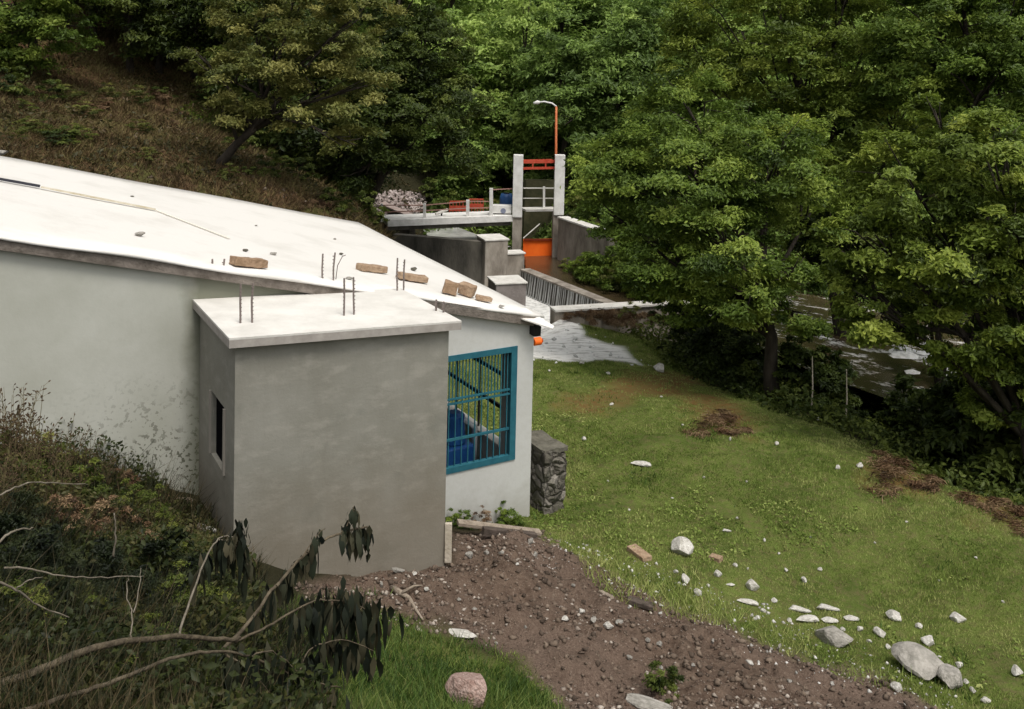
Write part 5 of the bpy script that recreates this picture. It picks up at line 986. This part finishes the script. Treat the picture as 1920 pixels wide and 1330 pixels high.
# fallen branches with wilted leaves, lying over the bank
BR = mat('branch_bark', (0.045, 0.034, 0.022), .8, (0.125, 0.10, 0.065), 14, 5, .5, 40); BR2 = mat('pale_twig', (0.10, 0.085, 0.06), .85, (0.22, 0.19, 0.15), 14)
WILT = leaf_mat('wilted_leaf', (.005, .008, .005), (.020, .026, .014), (.07, .062, .036), trans=.08, rough=.7, objvar=0)
def tb(f, pts, r0, r1, n=8):
    P_ = [at(*p) for p in pts]; Q = []                     # smooth the polyline
    for i in range(len(P_) - 1):
        a0, a1, a2, a3 = P_[max(i - 1, 0)], P_[i], P_[i + 1], P_[min(i + 2, len(P_) - 1)]
        for k in range(6):
            t = k / 6; Q.append(.5 * (2 * a1 + (a2 - a0) * t + (2 * a0 - 5 * a1 + 4 * a2 - a3) * t * t + (3 * a1 - a0 - 3 * a2 + a3) * t ** 3) + rng.normal(0, .0025, 3))
    Q.append(P_[-1]); f.tube(Q, list(np.linspace(r0, r1, len(Q))), n); return Q
def hang(pts, n, lmin, lmax, spread=.03, wd=.019):
    n = int(n * .5)
    """long wilted leaves hanging from the points of a twig"""
    V_, F_, T_ = [], [], []
    for _ in range(n):
        i = rnd.uniform(0, len(pts) - 1.001); k = int(i); p = pts[k] + (pts[k + 1] - pts[k]) * (i - k) + rng.normal(0, spread, 3) * [1, 1, .5]; L_ = rnd.uniform(lmin, lmax) * .85; a_ = rnd.uniform(0, 6.28); w_ = wd * rnd.uniform(.7, 1.5)
        sd2 = np.array([math.cos(a_), math.sin(a_), 0]); ot = np.array([-sd2[1], sd2[0], 0]) * rnd.uniform(-.3, .3) * L_; b0 = len(V_)
        V_ += [p, p - Z * L_ * .35 + sd2 * w_ + ot * .6, p - Z * L_ * .35 - sd2 * w_ + ot * .6 + ot * .1, p - Z * L_ * .75 + sd2 * w_ * .7 + ot, p - Z * L_ * .75 - sd2 * w_ * .7 + ot * 1.1, p - Z * L_ + ot * .8]
        F_ += [(b0, b0 + 1, b0 + 2), (b0 + 1, b0 + 3, b0 + 4), (b0 + 1, b0 + 4, b0 + 2), (b0 + 3, b0 + 5, b0 + 4)]; T_ += [rnd.random()] * 6
    return V_, F_, T_
def branch(label, segs, hangs, base):
    root = thing('fallen_branch', label, 'branch', base); f = MB(); curves = [tb(f, sg_[0], sg_[1], sg_[2]) for sg_ in segs]; f.build('wood', segs[0][3], root, smooth=True)
    V_, F_, T_ = [], [], []
    for ci, a0, a1, n, l0, l1, sp in hangs:
        c = curves[ci]; v2, f2, t2 = hang(c[int(a0 * (len(c) - 1)):max(int(a1 * (len(c) - 1)), int(a0 * (len(c) - 1)) + 2) + 1], n, l0, l1, sp); k = len(V_); V_ += v2; F_ += [tuple(k + i for i in q2) for q2 in f2]; T_ += t2
    if V_: o = link(bpy.data.objects.new('wilted_leaves', np_mesh('wilted_leaves', np.array(V_) - np.array(base), F_, WILT, T_))); o.parent = root
branch('thick bare branch at the lower left ending in a raised twig of black wilted leaves',
       [([(-60, 1302, 3.9), (60, 1262, 4.1), (180, 1215, 4.3), (330, 1194, 4.7), (430, 1200, 5.0), (450, 1196, 5.1)], .021, .009, BR),
        ([(415, 1220, 5.0), (460, 1175, 5.2), (520, 1095, 5.5), (590, 1025, 5.9), (640, 1000, 6.1), (688, 988, 6.3)], .012, .006, BR),
        ([(640, 1000, 6.1), (655, 975, 6.15), (664, 948, 6.2)], .005, .002, BR), ([(560, 1055, 5.7), (590, 1010, 5.8), (610, 990, 5.85)], .004, .002, BR), ([(688, 988, 6.3), (690, 1010, 6.3), (692, 1040, 6.3)], .004, .002, BR),
        ([(440, 1205, 5.1), (500, 1175, 5.3), (570, 1135, 5.5), (600, 1125, 5.6)], .008, .004, BR), ([(600, 1125, 5.6), (650, 1130, 5.7), (700, 1150, 5.8)], .005, .002, BR)],
       [(1, .80, 1.0, 60, .10, .26, .02), (2, 0, 1, 44, .06, .16, .02), (3, 0, 1, 26, .06, .16, .02), (4, 0, 1, 26, .06, .16, .015), (1, .45, .62, 60, .12, .30, .02), (1, .25, .4, 40, .12, .28, .03), (5, .6, 1.0, 60, .1, .3, .04), (6, 0, 1, 260, .12, .34, .07)], at(180, 1260, 4.4))
branch('slender grey branch curving below the thick one and across the lush grass',
       [([(40, 1335, 3.7), (150, 1300, 3.9), (230, 1272, 4.0), (320, 1235, 4.3), (400, 1222, 4.5), (470, 1232, 4.8), (560, 1270, 5.1), (640, 1290, 5.4)], .011, .004, BR), ([(470, 1232, 4.8), (510, 1222, 4.9), (560, 1260, 5.0)], .005, .002, BR), ([(560, 1270, 5.1), (580, 1220, 5.3), (640, 1200, 5.4), (700, 1220, 5.5)], .005, .002, BR), ([(420, 1224, 4.6), (480, 1270, 4.7), (520, 1320, 4.8)], .005, .002, BR)],
       [(0, .6, 1.0, 110, .08, .26, .05), (2, 0, 1, 200, .10, .28, .06), (1, 0, 1, 40, .1, .22, .04), (3, 0, 1, 60, .1, .25, .05)], at(300, 1290, 4.3))
branch('upright pale twig topped by black wilted leaves before the annexe corner',
       [([(335, 1195, 5.2), (355, 1130, 5.5), (380, 1060, 5.8), (410, 1010, 6.1), (440, 1005, 6.2), (452, 975, 6.2)], .008, .003, BR2), ([(410, 1012, 6.1), (440, 1020, 6.2), (465, 1060, 6.2)], .005, .002, BR2)],
       [(0, .75, 1.0, 70, .08, .22, .03), (1, 0, 1, 100, .10, .30, .045), (0, .3, .7, 60, .1, .24, .03)], at(340, 1220, 5.2))
branch('thin pale twig arching over the weeds at the left edge', [([(-30, 945, 5.6), (20, 918, 5.8), (60, 905, 6.0), (110, 906, 6.2), (165, 909, 6.4)], .007, .003, BR2)], [], at(0, 960, 5.6))
branch('short pale arched twig at the left edge below the weeds', [([(-30, 1045, 4.8), (5, 1010, 4.9), (35, 993, 5.0), (62, 990, 5.1)], .008, .004, BR2)], [], at(0, 1050, 4.8))
branch('long grey twig lying across the dark bushes', [([(8, 1064, 4.9), (60, 1068, 5.0), (120, 1080, 5.1), (190, 1083, 5.3), (270, 1080, 5.5)], .006, .002, BR2)], [], at(30, 1080, 4.9))
branch('crooked broken twigs in the dark growth at the left edge', [([(-20, 1085, 4.5), (30, 1105, 4.6), (70, 1135, 4.7), (130, 1158, 4.8)], .007, .003, BR2), ([(30, 1105, 4.6), (50, 1090, 4.6), (80, 1082, 4.7)], .004, .002, BR2)], [], at(20, 1140, 4.5))
branch('two thin upright stalks rising from the thick bare branch', [([(245, 1195, 4.6), (248, 1150, 4.7), (238, 1120, 4.75), (240, 1085, 4.8)], .004, .002, BR2), ([(250, 1150, 4.7), (262, 1100, 4.8), (264, 1065, 4.9)], .003, .0015, BR2)], [], at(246, 1200, 4.6))
branch('short bare stalk standing among the weeds below the white wall', [([(213, 1045, 6.3), (217, 1000, 6.3), (214, 962, 6.3)], .008, .004, BR2)], [], at(213, 1050, 6.3))
